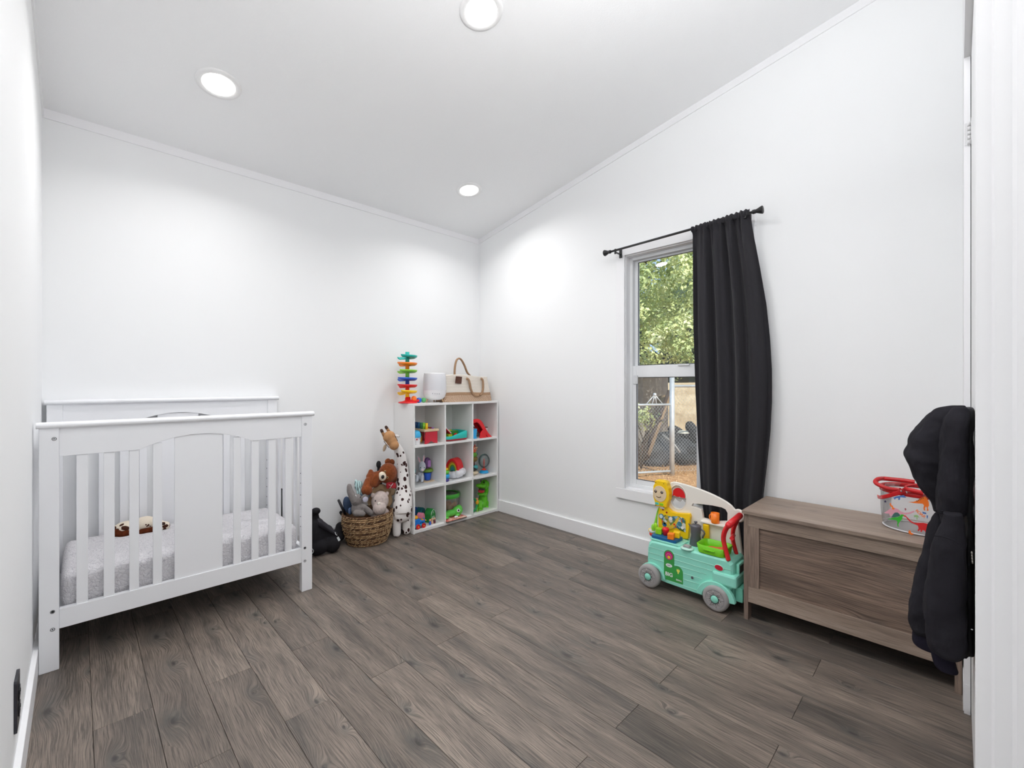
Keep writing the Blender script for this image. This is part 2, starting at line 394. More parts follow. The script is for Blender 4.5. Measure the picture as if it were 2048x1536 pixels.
# near wall with the recess of the closed door, and the end of it beside the lens
g = G(); DZ = 2.10; DX0, DX1 = .745, 2.035
g.box((0.73, -.115, z0), (DX0, YN, 3.3)); g.box((DX1, -.115, z0), (XR, YN, 3.3)); g.box((DX0, -.115, DZ), (DX1, YN, 3.3)); g.box((DX0, -.115, z0), (DX1, -.075, DZ))
wn = g.build('wall_near', WALLP); struct(wn, 'white wall seen edge on behind the hanging black jackets', 'wall')
jt = G().prism([(.7298, -.0146), (.7285, -.0150), (.7280, -.0270), (.7255, -.0290), (.7255, -.042), (.7225, -.045), (.7225, -.125), (.7298, -.125)], z0, 3.2).build('trim_1', TRIMP)
struct(jt, 'white door jamb filling the right edge of the view', 'door trim')
# hall behind the camera
hb = G().box((XL, YH - .1, z0), (XR, YH, 3.3)).build('wall_hall', WALLP); struct(hb, 'white hall wall behind the doorway', 'wall')
# sloping ceiling
g = G(); ya, yb = YB + .1, YH - .1
vs = [(XL - .1, ya, ceil_z(ya)), (XR + .1, ya, ceil_z(ya)), (XR + .1, yb, ceil_z(yb)), (XL - .1, yb, ceil_z(yb))]
vs += [(x, y, z + .06) for x, y, z in vs]
g.add(vs, [(0, 1, 2, 3), (4, 7, 6, 5), (0, 4, 5, 1), (1, 5, 6, 2), (2, 6, 7, 3), (3, 7, 4, 0)], False)
ce = g.build('ceiling', CEILP); struct(ce, 'sloping white ceiling with fine orange peel texture', 'ceiling')
# flat strips where the walls meet the ceiling
tb = G().box((XL, YB - .007, ceil_z(YB) - .042), (XR, YB, ceil_z(YB) + .02)).build('trim_2', TRIMP, bevel=.001); struct(tb, 'flat white strip along the top of the back wall', 'ceiling trim')
def slope_strip(x0, x1, name, lab):
    vs = []
    for y in (YB, YN + .001):
        z = ceil_z(y)
        vs += [(x0, y, z - .04), (x1, y, z - .04), (x1, y, z + .03), (x0, y, z + .03)]
    o = G().add(vs, [(0, 1, 2, 3), (4, 7, 6, 5), (0, 4, 5, 1), (1, 5, 6, 2), (2, 6, 7, 3), (3, 7, 4, 0)], False).build(name, TRIMP); struct(o, lab, 'ceiling trim')
slope_strip(XR - .007, XR, 'trim_3', 'flat white strip sloping along the top of the window wall')
slope_strip(XL, XL + .006, 'trim_4', 'flat white strip along the top of the left wall')
# baseboards
def bb(name, a, b, lab):
    o = G().box(a, b).build(name, TRIMP, bevel=.0015); struct(o, lab, 'baseboard')
bb('baseboard_right', (XR - .014, YN, 0), (XR, YB, .094), 'white baseboard under the window')
bb('baseboard_left', (XL, YH, 0), (-.101, YB, .094), 'white baseboard beside the crib')
bb('baseboard_back', (XL, YB - .004, 0), (XR, YB, .094), 'thin white baseboard behind the crib and toy basket')
bb('baseboard_near', (DX1 + .0005, -.0144, 0), (XR - .015, -.0125, .094), 'short white baseboard piece beside the closed door')

# closed door on the near wall
dr = thing('door_1', 'pair of closed white closet doors seen edge on, black jackets hung on them', 'door', (1.39, -.03, 0)); dr['kind'] = 'structure'
for xa, xb in ((DX0 + .015, 1.388), (1.392, DX1 - .0135)): G().box((xa, -.066, .012), (xb, -.0308, DZ - .004)).build('door_leaf', TRIMP, dr, bevel=.001)
for xa in (DX1 - .012, DX0): G().box((xa, -.0292, 0), (xa + .012, -.0147, DZ)).build('door_jamb', TRIMP, dr)
G().box((DX1 - .0135, -.0290, 0), (DX1 - .0118, -.0149, .094)).build('plinth_block', TRIMP, dr)
G().box((DX1 - .004, -.0307, 0), (DX1 - .001, -.0293, DZ)).build('gap_seal', DARK, dr)  # dark strip that stands for the shadow line between jamb and door leaf
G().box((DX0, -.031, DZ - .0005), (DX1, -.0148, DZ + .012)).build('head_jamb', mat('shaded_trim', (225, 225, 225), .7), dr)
hg = G()
for zz in (1.853, .25):
    hg = G(); hg.box((DX1 - .0135, -.030, zz - .035), (DX1 - .0115, -.016, zz + .035))
    for i in range(5): hg.cyl((DX1 - .018, -.026, zz - .035 + i * .0142), (DX1 - .018, -.026, zz - .035 + i * .0142 + .0125), .004, 10)
    hg.box((DX1 - .05, -.0312, zz - .035), (DX1 - .018, -.0298, zz + .035))
    hg.build('hinge', mat('painted_hinge', (225, 225, 226), .35), dr)
hk = G()
for x in (1.70, 1.88):
    hk = G(); hk.tube(spline([(x, -.03, .97), (x, -.01, .95), (x, -.004, .945), (x, -.002, .955)], 4), .004, 8); hk.box((x - .012, -.031, .94), (x + .012, -.027, .985))
    hk.build('coat_hook', BLACKM, dr)

# ------------------------------------------------------------------ window
wn1 = thing('window_1', 'tall white single-hung window half covered by the curtain', 'window', (XR, 1.14, .35)); wn1['kind'] = 'structure'
CY0, CY1, CZ0, CZ1 = 0.735, 1.555, 0.322, 1.932
cx0, cx1 = XR - .014, XR - .0004
def piece(name, a, b, m=TRIMP, bev=.0015): return G().box(a, b).build(name, m, wn1, bevel=bev)
piece('casing', (cx0, OY1 - .001, CZ0), (cx1, CY1, CZ1)); piece('casing', (cx0, CY0, CZ0), (cx1, OY0, CZ1))
piece('casing', (cx0 - .002, CY0 - .003, CZ1 - .056), (cx1, CY1 + .003, CZ1)); piece('casing', (cx0 - .002, CY0 - .004, CZ0), (cx1, CY1 + .002, OZ0))
JX = XR + .045
VIN = mat('window_vinyl', (232, 234, 236), .4)
piece('jamb', (XR, OY1 - .006, OZ0), (XR + .12, OY1 - .0005, OZ1)); piece('jamb', (XR, OY0 + .0005, OZ0), (XR + .12, OY0 + .006, OZ1))
piece('jamb', (XR, OY0, OZ1 - .006), (XR + .12, OY1, OZ1 - .0005)); piece('jamb', (XR, OY0, OZ0 + .0005), (XR + .12, OY1, OZ0 + .008))
def frame_part(name, x0, x1, y0, y1, z0_, z1_, t, tz0=None, tz1=None):
    g = G(); tz0 = tz0 or t; tz1 = tz1 or t
    g.box((x0, y0, z0_), (x1, y0 + t, z1_)); g.box((x0, y1 - t, z0_), (x1, y1, z1_)); g.box((x0, y0 + t, z0_), (x1, y1 - t, z0_ + tz0)); g.box((x0, y0 + t, z1_ - tz1), (x1, y1 - t, z1_))
    return g.build(name, VIN, wn1, bevel=.002)
frame_part('window_frame', JX, XR + .11, OY0 + .006, OY1 - .006, OZ0 + .008, OZ1 - .006, .020)
su = frame_part('sash', XR + .075, XR + .095, OY0 + .026, OY1 - .026, 1.135, OZ1 - .026, .022, .04, .012)
sl = frame_part('sash', XR + .050, XR + .073, OY0 + .026, OY1 - .022, OZ0 + .026, 1.170, .028, .034, .072)
# glazing seal
gs = G()
for (x, y0, y1, a, b) in ((XR + .0745, OY0 + .048, OY1 - .048, 1.175, OZ1 - .038), (XR + .0497, OY0 + .054, OY1 - .05, .445, 1.098)):
    t = .0035
    gs.box((x, y0, a), (x + .003, y0 + t, b)).box((x, y1 - t, a), (x + .003, y1, b)).box((x, y0, a), (x + .003, y1, a + t)).box((x, y0, b - t), (x + .003, y1, b))
gs.build('glazing_seal', mat('seal', (60, 62, 62), .7), wn1)
GLASS = thin_clear('window_glass', (246, 250, 248), .0, .01)
G().box((XR + .084, OY0 + .04, 1.17), (XR + .0845, OY1 - .04, OZ1 - .03)).build('pane', GLASS, su)
HAZE = thin_clear('lower_glass', (240, 242, 240), .0, .01, .05, (190, 190, 188))
G().box((XR + .061, OY0 + .05, .44), (XR + .0615, OY1 - .045, 1.10)).build('pane', HAZE, sl)
lk = G().box((XR + .043, OY1 - .062, 1.055), (XR + .050, OY1 - .034, 1.11)); lk.cyl((XR + .043, OY1 - .05, 1.095), (XR + .041, OY1 - .05, 1.095), .004, 10); lk.cyl((XR + .043, OY1 - .05, 1.07), (XR + .041, OY1 - .05, 1.07), .004, 10)
lk.build('sash_clip', mat('clip', (214, 216, 218), .4), sl, bevel=.001)
G().box((XR + .040, 1.10, 1.165), (XR + .050, 1.17, 1.174)).build('lift_rail', VIN, sl, bevel=.001)

# curtain rod
RX = 2.42
rd = thing('curtain_rod', 'thin black curtain rod above the window', 'curtain rod', (RX, 1.14, 1.9))
rl, rr_ = Vector((RX, 1.555, 1.899)), Vector((RX, .725, 1.921))
G().cyl(rl, rr_, .0068, 14).build('rod', BLACKM, rd)
for p, s in ((rl, 1), (rr_, -1)):
    M = Matrix.Translation(p) @ Euler((-PI / 2 * s, 0, 0)).to_matrix().to_4x4()
    G().lathe([(.0075, -.002), (.011, .0), (.011, .012), (.009, .014), (.011, .02), (.019, .040), (.020, .044), (.018, .047), (0.001, .048)], n=18, M=M).build('finial', BLACKM, rd)
    y = p.y - s * .035
    G().box((RX - .004, y - .006, p.z - .022), (RX + .004, y + .006, p.z + .01)).box((RX, y - .004, p.z - .016), (XR - .013, y + .004, p.z - .008)).box((XR - .02, y - .010, p.z - .035), (XR - .0145, y + .010, p.z + .02)).build('bracket', BLACKM, rd, bevel=.001)

# curtain
ct = thing('curtain', 'black gathered curtain panel hanging over the window half', 'curtain', (RX, .88, 0))
WPX = lambda x, y: (1200 + x / 2.364, 400 + y / 2.364)
def prof(pts, X):
    r = []
    for x, y in pts: p = PX(*WPX(x, y), X); r.append((p.z, p.y))
    return r
Lp = prof([(436, 125), (437, 300), (440, 600), (450, 900), (462, 1150), (476, 1370), (490, 1490)], RX); Lp.append((.12, Lp[-1][1] - .008))
Rp = prof([(708, 78), (722, 180), (748, 320), (775, 480), (793, 650), (803, 800), (804, 950), (797, 1100), (782, 1250), (765, 1400)], RX); Rp.append((.12, Rp[-1][1] + .015))
def itp(P, z):
    if z >= P[0][0]: return P[0][1]
    for (a, ya_), (b, yb_) in zip(P[:-1], P[1:]):
        if z >= b: t = (z - b) / (a - b); return yb_ + (ya_ - yb_) * t
    return P[-1][1]
def curtain_pt(u, v):
    z = 1.931 - v * 1.81
    z += 0.020 * (u - .5) if v < .3 else 0
    yl, yr = itp(Lp, z), itp(Rp, z)
    y = yl + (yr - yl) * u
    s = min(1.0, v / .10)
    top = math.sin(2 * PI * 11 * u + .6) * .006 * (1 - min(1, v / .25)) + math.sin(2 * PI * 17 * u) * .003 * (1 - min(1, v / .1))
    body = (.019 * math.sin(2 * PI * 4.3 * (u ** 1.15) + 1.1 * math.sin(v * 2.5) + .5) + .009 * math.sin(2 * PI * 7.3 * u + 2.4 * v) + .006 * mnoise.noise(Vector((u * 9, v * 3, 0)))) * (0.35 + .65 * s) * (1 - .15 * v)
    if u > .84: body += ((u - .84) / .16) ** 2 * .03 * min(1, v * 3)
    if u < .05: body *= u / .05
    x = RX + .004 + top + body
    if v < .02: x = RX + (x - RX) * .4 + (.0085 if False else -.009)
    z += .0035 * math.sin(2 * PI * 13 * u) * (1 - min(1, v / .02))
    return (min(x, 2.460), y, z)
CLOTH = mat('curtain_cloth', (46, 45, 49), .85, bump=.25, bscale=500, bdist=.001, spec=.15, sheen=.1)
G().grid(curtain_pt, 130, 90).build('panel', CLOTH, ct, solid=.0018, fix=False)
# rod pocket: the cloth that runs round the rod
pk = []
for i in range(120):
    u = i / 119; y = 1.035 + (.750 - 1.035) * u; zc = 1.910 + u * .010
    r = .0105 + .0028 * math.sin(2 * PI * 14 * u) + .0016 * math.sin(2 * PI * 23 * u + 1)
    pk.append([(RX + r * math.cos(2 * PI * j / 12) * 1.0, y, zc + r * 1.25 * math.sin(2 * PI * j / 12)) for j in range(12)])
G().loft(pk).build('rod_pocket', CLOTH, ct)
def liner_pt(u, v):
    z = 1.88 - v * 1.50
    return (2.470 + .002 * math.sin(9 * u), 1.0275 + (.735 - 1.0275) * u, z)
G().grid(liner_pt, 14, 20).build('lining', mat('curtain_lining', (205, 206, 210), .9), ct, solid=.0015, fix=False)

# recessed lights
DIFF = emitm('lamp_diffuser', (255, 253, 248), EMIT)
RIM = mat('lamp_rim', (240, 240, 240), .5)
tilt = math.atan(.1727)
def light(x, y, lab, seen=True):
    z = ceil_z(y)
    t = thing('ceiling_light', lab, 'recessed light', (x, y, z), local=True, group=None)
    t.rotation_euler = (-tilt, 0, 0)
    G().lathe([(.064, -.002), (.066, -.006), (.078, -.0075), (.088, -.005), (.090, .0), (.090, .004), (.064, .004)], n=48, cap=False).build('trim_ring', RIM, t, local=True)
    G().lathe([(.0001, -.0035), (.066, -.0035), (.066, .002), (.0001, .002)], n=48, cap=True).build('diffuser', DIFF, t, local=True)
    d = bpy.data.lights.new('lamp', 'AREA'); d.shape = 'DISK'; d.size = .13; d.energy = LAMP_W; d.spread = math.radians(150); d.color = (1, .99, .985)
    o = bpy.data.objects.new('lamp', d); COL.objects.link(o); o.parent = t; o.location = (0, 0, -.009)
    return t
light(.457, 2.36, 'round recessed ceiling light above the crib')
light(1.948, 2.40, 'smallest round recessed ceiling light, near the room corner')
light(1.18, 1.375, 'round recessed ceiling light cut off by the top of the view')
light(.457, .40, 'recessed ceiling light above the entry doorway')
d = bpy.data.lights.new('hall_lamp', 'AREA'); d.shape = 'DISK'; d.size = .5; d.energy = HALL_FILL_W; d.color = (1, .99, .97)  # added out-of-view fill behind the camera, evens out the room's brightness
o = bpy.data.objects.new('hall_lamp', d); COL.objects.link(o); o.location = (.35, -.85, 2.6)
# added upward light out of view, bounced off the ceiling for even fill
d = bpy.data.lights.new('added_bounce_fill', 'AREA'); d.shape = 'DISK'; d.size = .6; d.energy = BOUNCE_FILL_W; d.color = (1, 1, 1)
o = bpy.data.objects.new('added_bounce_fill', d); COL.objects.link(o); o.location = (.74, .22, 1.92); o.rotation_euler = (math.radians(180), 0, 0)

# power outlet on the left wall
ot = thing('outlet', 'black power outlet plate low on the left wall', 'outlet', (XL, 1.72, .232))
def ypx(x, y): return PX(x / 3.98, 1150 + y / 3.98, XL)
G().prism(rrect(1.678, .165, 1.758, .298, .006), 0, .006, M=atX(XL)).build('cover_plate', mat('black_plate', (32, 32, 40), .3), ot, bevel=.001)
for zc in (.252, .211):
    so = G().prism(rrect(1.701, zc - .017, 1.735, zc + .017, .008), .006, .0085, M=atX(XL)).build('socket', mat('black_socket', (18, 18, 24), .4), ot, bevel=.0007)
    G().box((XL + .0085, 1.709, zc - .002), (XL + .0095, 1.7115, zc + .009)).box((XL + .0085, 1.724, zc - .002), (XL + .0095, 1.7265, zc + .007)).build('slot', DARK, so)
# ================================================================== crib
cr = thing('crib', 'white slatted wooden crib with arched front panel against the wall', 'crib', (.38, 2.63, 0))
X0, X1 = -.1, .86
def crib_end(yf, yb_, dz, back=False):
    G().box((X0, yf, 0), (-.048, yb_, .892 + dz)).build('post', WHITEW, cr, bevel=.002)
    G().box((.809, yf, 0), (X1, yb_, .892 + dz)).build('post', WHITEW, cr, bevel=.002)
    xa, xb = X0 - .007, X1 + .008
    ym = (yf + yb_) / 2; ry = .027
    ring = lambda x: [(x, ym + ry * math.copysign(abs(math.cos(t)) ** .6, math.cos(t)), .9025 + dz + .0115 * math.copysign(abs(math.sin(t)) ** .6, math.sin(t))) for t in [2 * PI * j / 16 for j in range(16)]]
    G().loft([ring(xa), ring(xa + .002), ring(xb - .002), ring(xb)]).build('top_rail', WHITEW, cr)
    pts = [(-.048, .787 + dz)]
    pts += [(.170, .787 + dz), (.181, .788 + dz)]
    for i in range(1, 16):
        t = i / 16; x = .184 + (.584 - .184) * t
        pts.append((x, .7885 + dz + .0485 * math.sin(PI * t) ** .85))
    pts += [(.587, .788 + dz), (.600, .787 + dz), (.809, .787 + dz), (.809, .893 + dz), (-.048, .893 + dz)]
    G().prism(pts, -.011, .011, M=atY(ym)).build('arched_rail', WHITEW, cr, bevel=.001)
    for a, b in ((-.003, .029), (.073, .105), (.149, .179), (.223, .253), (.512, .542), (.586, .616), (.659, .691), (.735, .765)):
        t = max(0, min(1, ((a + b) / 2 - .184) / .4)); top = .79 + dz + .045 * math.sin(PI * t)
        G().box((a, ym - .007, .215), (b, ym + .007, top)).build('slat', WHITEW, cr, bevel=.0015)
    G().box((.295, ym - .006, .215), (.469, ym + .006, .834 + dz)).build('center_panel', WHITEW, cr, bevel=.001)
    G().box((-.048, ym - .012, .148), (.809, ym + .012, .221)).build('lower_rail', WHITEW, cr, bevel=.0015)
crib_end(2.335, 2.368, 0); crib_end(2.895, 2.928, .068, True)
for xs in (-.074, .836):
    G().box((xs - .011, 2.368, .780), (xs + .011, 2.895, .85)).build('side_rail', WHITEW, cr, bevel=.002)
    G().box((xs - .011, 2.368, .148), (xs + .011, 2.895, .21)).build('side_rail', WHITEW, cr, bevel=.002)
    for i in range(6):
        y = 2.405 + i * .089
        G().box((xs - .006, y, .20), (xs + .006, y + .028, .79)).build('slat', WHITEW, cr, bevel=.0015)
G().box((-.06, 2.372, .165), (.825, 2.892, .187)).build('mattress_support', WHITEW, cr)
bolt0 = None
for x, z, hollow in ((-.061, .853, 0), (-.065, .218, 1), (-.065, .153, 0), (.826, .850, 0), (.824, .220, 1), (.824, .154, 0)):
    M = Matrix.Translation((x, 2.335, z)) @ Euler((PI / 2, 0, 0)).to_matrix().to_4x4()
    b = G().lathe([(.0066, -.002), (.0066, .0008), (.0048, .0012), (.0044, -.0006), (.0001, -.0006)], n=16, M=M).build('bolt', mat('bolt_steel', (120, 120, 122), .35, .8), cr)
    G().lathe([(.0022 if not hollow else .0042, -.0006), (.0022 if not hollow else .0042, .0002), (.0001, .0002)], n=10, M=M).build('bolt_socket', DARK, b)
hl = G()
for z in (.60, .55, .49, .44, .38, .33): hl.cyl((.8088, 2.35, z), (.807, 2.35, z), .0022, 8); hl.cyl((.8088, 2.91, z), (.807, 2.91, z), .0022, 8)
hl.build('peg_holes', DARK, cr, kind='stuff')
# mattress with fleece cover
FLE = bpy.data.materials.new('grey_fleece'); nt, N, L, b = nodes(FLE)
tc = N.new('ShaderNodeTexCoord'); v1 = N.new('ShaderNodeTexVoronoi'); v1.feature = 'DISTANCE_TO_EDGE'; v1.inputs['Scale'].default_value = 62
nw = N.new('ShaderNodeTexNoise'); nw.inputs['Scale'].default_value = 40; nw.inputs['Detail'].default_value = 3; L.new(tc.outputs['Object'], nw.inputs['Vector'])
vm = N.new('ShaderNodeVectorMath'); vm.operation = 'MULTIPLY_ADD'; vm.inputs[1].default_value = (.035, .035, .035); L.new(nw.outputs['Color'], vm.inputs[0]); L.new(tc.outputs['Object'], vm.inputs[2]); L.new(vm.outputs[0], v1.inputs['Vector'])
n3 = N.new('ShaderNodeTexNoise'); n3.inputs['Scale'].default_value = 200; n3.inputs['Detail'].default_value = 4; L.new(tc.outputs['Object'], n3.inputs['Vector'])
c_ = ramp(N, L, math_n(N, L, 'ADD', v1.outputs['Distance'], math_n(N, L, 'MULTIPLY', nw.outputs['Fac'], .10)), [(.04, lin((172, 171, 178))), (.09, lin((220, 218, 221)))])
L.new(c_, b.inputs['Base Color']); b.inputs['Roughness'].default_value = .95; b.inputs['Specular IOR Level'].default_value = .1
bp = N.new('ShaderNodeBump'); bp.inputs['Strength'].default_value = .5; bp.inputs['Distance'].default_value = .004
L.new(math_n(N, L, 'ADD', ramp(N, L, v1.outputs['Distance'], [(0, g3(0)), (.25, g3(1))]), math_n(N, L, 'MULTIPLY', n3.outputs['Fac'], .5)), bp.inputs['Height']); L.new(bp.outputs[0], b.inputs['Normal'])
def mattress(u, v):
    # u round the cross-section (Y,Z), v along X
    x = -.046 + .853 * v
    e = min(v, 1 - v) * .853; k = math.sqrt(max(0, 1 - max(0, 1 - e / .03) ** 2)) if e < .03 else 1
    t = 2 * PI * u; cy, cz = 2.632, .2605; hy, hz = .253 * (.90 + .1 * k), .072 * (.55 + .45 * k)
    cc, ss = math.cos(t), math.sin(t); p = .28
    y = cy + hy * math.copysign(abs(cc) ** p, cc); z = cz + hz * math.copysign(abs(ss) ** p, ss)
    d = mnoise.noise(Vector((x * 9, y * 9, z * 9))) * .007 + mnoise.noise(Vector((x * 30, y * 30, z * 30))) * .003
    if z > .3: z += d + .004
    return (x, max(2.372, min(2.893, y + d * (1 if y > cy else -1))), z)
gm = G(); nu, nv = 120, 130
rings = [[mattress(i / nu, j / nv) for i in range(nu)] for j in range(nv + 1)]
gm.loft(rings)
mt = gm.build('crib_mattress', FLE); tag(mt, 'crib mattress in a pale grey fleece cover', 'mattress')

# spotted plush lying on the mattress
sp_ = thing('spotted_plush_toy', 'cream and brown spotted plush animal lying in the crib', 'plush toy', (.22, 2.81, .33))
SPM = spotted('cream_brown_spots', (232, 220, 202), (70, 38, 26), (1, 1, 1), 34, .10, .36, .45, .03)
BRF = mat('brown_fur', (96, 46, 24), .9, var=.4, vscale=60, bump=.6, bscale=300, bdist=.003, spec=.1)
g = G(); g.ell((.17, 2.815, .362), (.055, .040, .032)).ell((.235, 2.80, .368), (.050, .036, .038)).cap((.26, 2.79, .37), (.285, 2.775, .362), .027, .024).ell((.308, 2.762, .352), (.022, .02, .022)).build('body', SPM, sp_, remesh=.004, smooth_it=3)
g = G(); g.ell((.135, 2.805, .348), (.030, .034, .024)).ell((.165, 2.775, .342), (.035, .018, .018)).cap((.22, 2.762, .343), (.27, 2.755, .344), .014, .016).build('ear', BRF, sp_, remesh=.004, smooth_it=3)
G().ell((.302, 2.747, .366), .0035, 8, 6).build('eye', INK, sp_)

# ================================================================== cube shelf
sh = thing('cube_shelf', 'white nine-cube shelf full of toys in the corner', 'shelf', (2.08, 2.81, 0))
YF, YBk = 2.677, 2.943
XS0, XS1 = 1.675, 2.482
G().box((XS0, YF, 0), (XS0 + .012, YBk, .900)).build('side_panel', LAMW, sh, bevel=.0006)
G().box((XS1 - .013, YF, 0), (XS1, YBk, .900)).build('side_panel', LAMW, sh, bevel=.0006)
G().box((XS0 - .001, YF - .001, .900), (XS1 + .001, YBk, .916)).build('top_panel', LAMW, sh, bevel=.0008)
for a in (1.942, 2.206): G().box((a, YF + .0008, .003), (a + .0115, YBk - .004, .9)).build('divider', LAMW, sh)
cols = [(XS0 + .012, 1.942), (1.9535, 2.206), (2.2175, XS1 - .013)]
for a, b in cols:
    for z, t in ((.003, .019), (.301, .014), (.605, .015)): G().box((a, YF + .0008, z), (b, YBk - .004, z + t)).build('shelf_board', LAMW, sh)
G().box((XS0 + .012, YBk - .004, .003), (XS1 - .013, YBk - .001, .9)).build('back_panel', LAMW, sh)
for y_ in (2.70, 2.90): G().disc((XS0 - .0003, y_, .62), .004, (1, 0, 0), .001).build('screw_cap', mat('cap', (220, 220, 220), .4), sh)
ZT = .9165; Z1, Z2, Z3 = .6205, .3155, .0225

# ------------------------------------------------------------------ on top of the shelf
tw = thing('ball_drop_tower', 'tall toy ball tower with seven coloured spiral ramps', 'toy', (1.700, 2.80, ZT))
cx, cy = 1.700, 2.80
G().lathe([(.066, 0), (.068, .004), (.064, .010), (.040, .014), (.020, .020), (.018, .045)], (cx + .004, cy, ZT), 32).build('base', RED, tw)
G().box((cx + .0, cy - .045, ZT + .008), (cx + .075, cy - .012, ZT + .026)).build('ramp_exit', RED, tw, bevel=.006)
ramps = [('yellow', YEL, .996, 0), ('red', RED, 1.042, 1), ('blue', BLUE, 1.091, 2), ('green', LIME, 1.147, 3), ('orange', ORG_, 1.200, 1), ('teal', TEAL, 1.250, 0)]
for i, (nm, m, z, st) in enumerate(ramps):
    g = G(); g.cyl((cx, cy, z - .045), (cx, cy, z + .012), .0145, 20)
    R_ = .072; wd = .020 if st != 1 else .024
    rings = []
    a0 = [200, 150, 170, 190][st]; sweep = 330
    for k_ in range(41):
        t = k_ / 40; ang = math.radians(a0 + sweep * t); dz = (.010 if st == 0 else .006) * (1 - 2 * t)
        ca, sa = math.cos(ang), math.sin(ang)
        sec = [(.013, -.002), (.030, -.010), (.055, -.012), (R_ - .004, -.004), (R_, .008), (R_ - .003, .008), (R_ - .009, -.001), (.050, -.007), (.030, -.006), (.013, .002)]
        rings.append([(cx + r * ca, cy + r * sa * .98, z + dz + h) for r, h in sec])
    g.loft(rings)
    g.build('spiral_ramp', m, tw, label='%s ramp' % nm)
G().cyl((cx, cy, 1.250), (cx, cy, 1.287), .0150, 20).build('top_tube', TEAL, tw)
def ball(p, m, lab, r=.0195):
    o = G().ell((0, 0, 0), r, 24, 14).build('toy_ball', m); o.location = p; tag(o, lab, 'ball', 'balls beside the ball tower')
ball((1.733, 2.765, ZT + .033), pl('orange_ball', (250, 125, 40)), 'orange toy ball at the foot of the ball tower')
ball((1.782, 2.775, ZT + .0197), BLUE, 'blue toy ball on the white shelf top')
ball((1.828, 2.785, ZT + .0197), pl('green_ball', (90, 180, 105)), 'green toy ball on the white shelf top', .0185)

hu = thing('humidifier', 'white egg-shaped humidifier on wooden feet', 'humidifier', (1.93, 2.80, ZT))
c = (1.934, 2.795, ZT)
G().lathe([(.0, .016), (.035, .017), (.060, .024), (.078, .042), (.086, .066), (.088, .092)], c, 40, cap=False).build('lower_body', mat('gloss_white', (240, 240, 243), .25), hu)
G().lathe([(.088, .0925), (.088, .13), (.0865, .17), (.083, .205), (.081, .212)], c, 40, cap=False).build('water_tank', mat('tank', (222, 223, 228), .3), hu)
G().lathe([(.081, .212), (.0815, .219), (.079, .2215), (.076, .218), (.0, .2175)], c, 40, cap=False).build('lid', mat('gloss_white', (240, 240, 243), .25), hu)
for a in (165, -48, 60):
    ca, sa = math.cos(math.radians(a)), math.sin(math.radians(a))
    G().cyl((c[0] + .056 * ca, c[1] + .056 * sa, ZT + .024), (c[0] + .068 * ca, c[1] + .068 * sa, ZT + .0005), .007, 12, .0045).build('foot', mat('foot_wood', (205, 170, 125), .5), hu)
GB = mat('grey_print', (170, 172, 178), .5)
for k_ in range(4):
    ang = math.radians(-134 + k_ * 10.5)
    p = Vector((c[0] + .0875 * math.cos(ang), c[1] + .0875 * math.sin(ang), ZT + .068 - k_ * .001))
    M = Matrix.Translation(p) @ Euler((PI / 2, 0, ang + PI / 2)).to_matrix().to_4x4()
    G().lathe([(.0032, -.002), (.0036, .001), (.0001, .0014)], n=10, M=M).build('button', GB, hu)
G().box((1.925, 2.70, ZT), (1.94, 2.72, ZT + .004)).build('cord_end', BLACKM, hu)

# rope tote
tb_ = thing('rope_tote_bag', 'cream cotton rope tote bag with tan base and handles', 'bag', (2.25, 2.79, ZT))
def rrsec(x0, x1, y0, y1, z, p=.35, n=56, wob=0):
    out = []
    for j in range(n):
        t = 2 * PI * j / n; cc, ss = math.cos(t), math.sin(t)
        x = (x0 + x1) / 2 + (x1 - x0) / 2 * math.copysign(abs(cc) ** p, cc); y = (y0 + y1) / 2 + (y1 - y0) / 2 * math.copysign(abs(ss) ** p, ss)
        out.append((x, y + wob * math.sin(6 * x * PI), z))
    return out
def tote(zs, m, name, ridge):
    rings = []
    for i, z in enumerate(zs):
        t = (z - ZT) / .205; rg = ridge * (i % 2)
        x0 = 1.985 + .012 * t + rg; x1 = 2.468 - .035 * t - rg; y0 = 2.715 + .022 * t + rg; y1 = 2.885 - .02 * t - rg
        zz = z + (.006 * math.sin((0) * 3))
        rings.append([(x, y, z_ + t * .008 * math.sin((x - 2.0) * 13)) for x, y, z_ in rrsec(x0, x1, y0, y1, zz, .30, 72, .003 * t)])
    return G().loft(rings, cap=False).build(name, m, tb_, solid=.003)
ROPE = bpy.data.materials.new('cream_rope'); nt, N, L, b = nodes(ROPE)
tc = N.new('ShaderNodeTexCoord'); wv = N.new('ShaderNodeTexWave'); wv.bands_direction = 'Z'; wv.inputs['Scale'].default_value = 46; wv.inputs['Distortion'].default_value = .6; wv.inputs['Detail'].default_value = 1
L.new(tc.outputs['Object'], wv.inputs['Vector']); L.new(ramp(N, L, wv.outputs['Fac'], [(.05, lin((206, 192, 176))), (.45, lin((247, 241, 232)))]), b.inputs['Base Color']); b.inputs['Roughness'].default_value = .9
bp = N.new('ShaderNodeBump'); bp.inputs['Strength'].default_value = .6; bp.inputs['Distance'].default_value = .002; L.new(wv.outputs['Fac'], bp.inputs['Height']); L.new(bp.outputs[0], b.inputs['Normal'])
ROPT = bpy.data.materials.new('tan_weave'); nt, N, L, b = nodes(ROPT)
tc = N.new('ShaderNodeTexCoord'); ck = N.new('ShaderNodeTexChecker'); ck.inputs['Scale'].default_value = 250; ck.inputs[1].default_value = lin((216, 192, 168)); ck.inputs[2].default_value = lin((140, 102, 74))
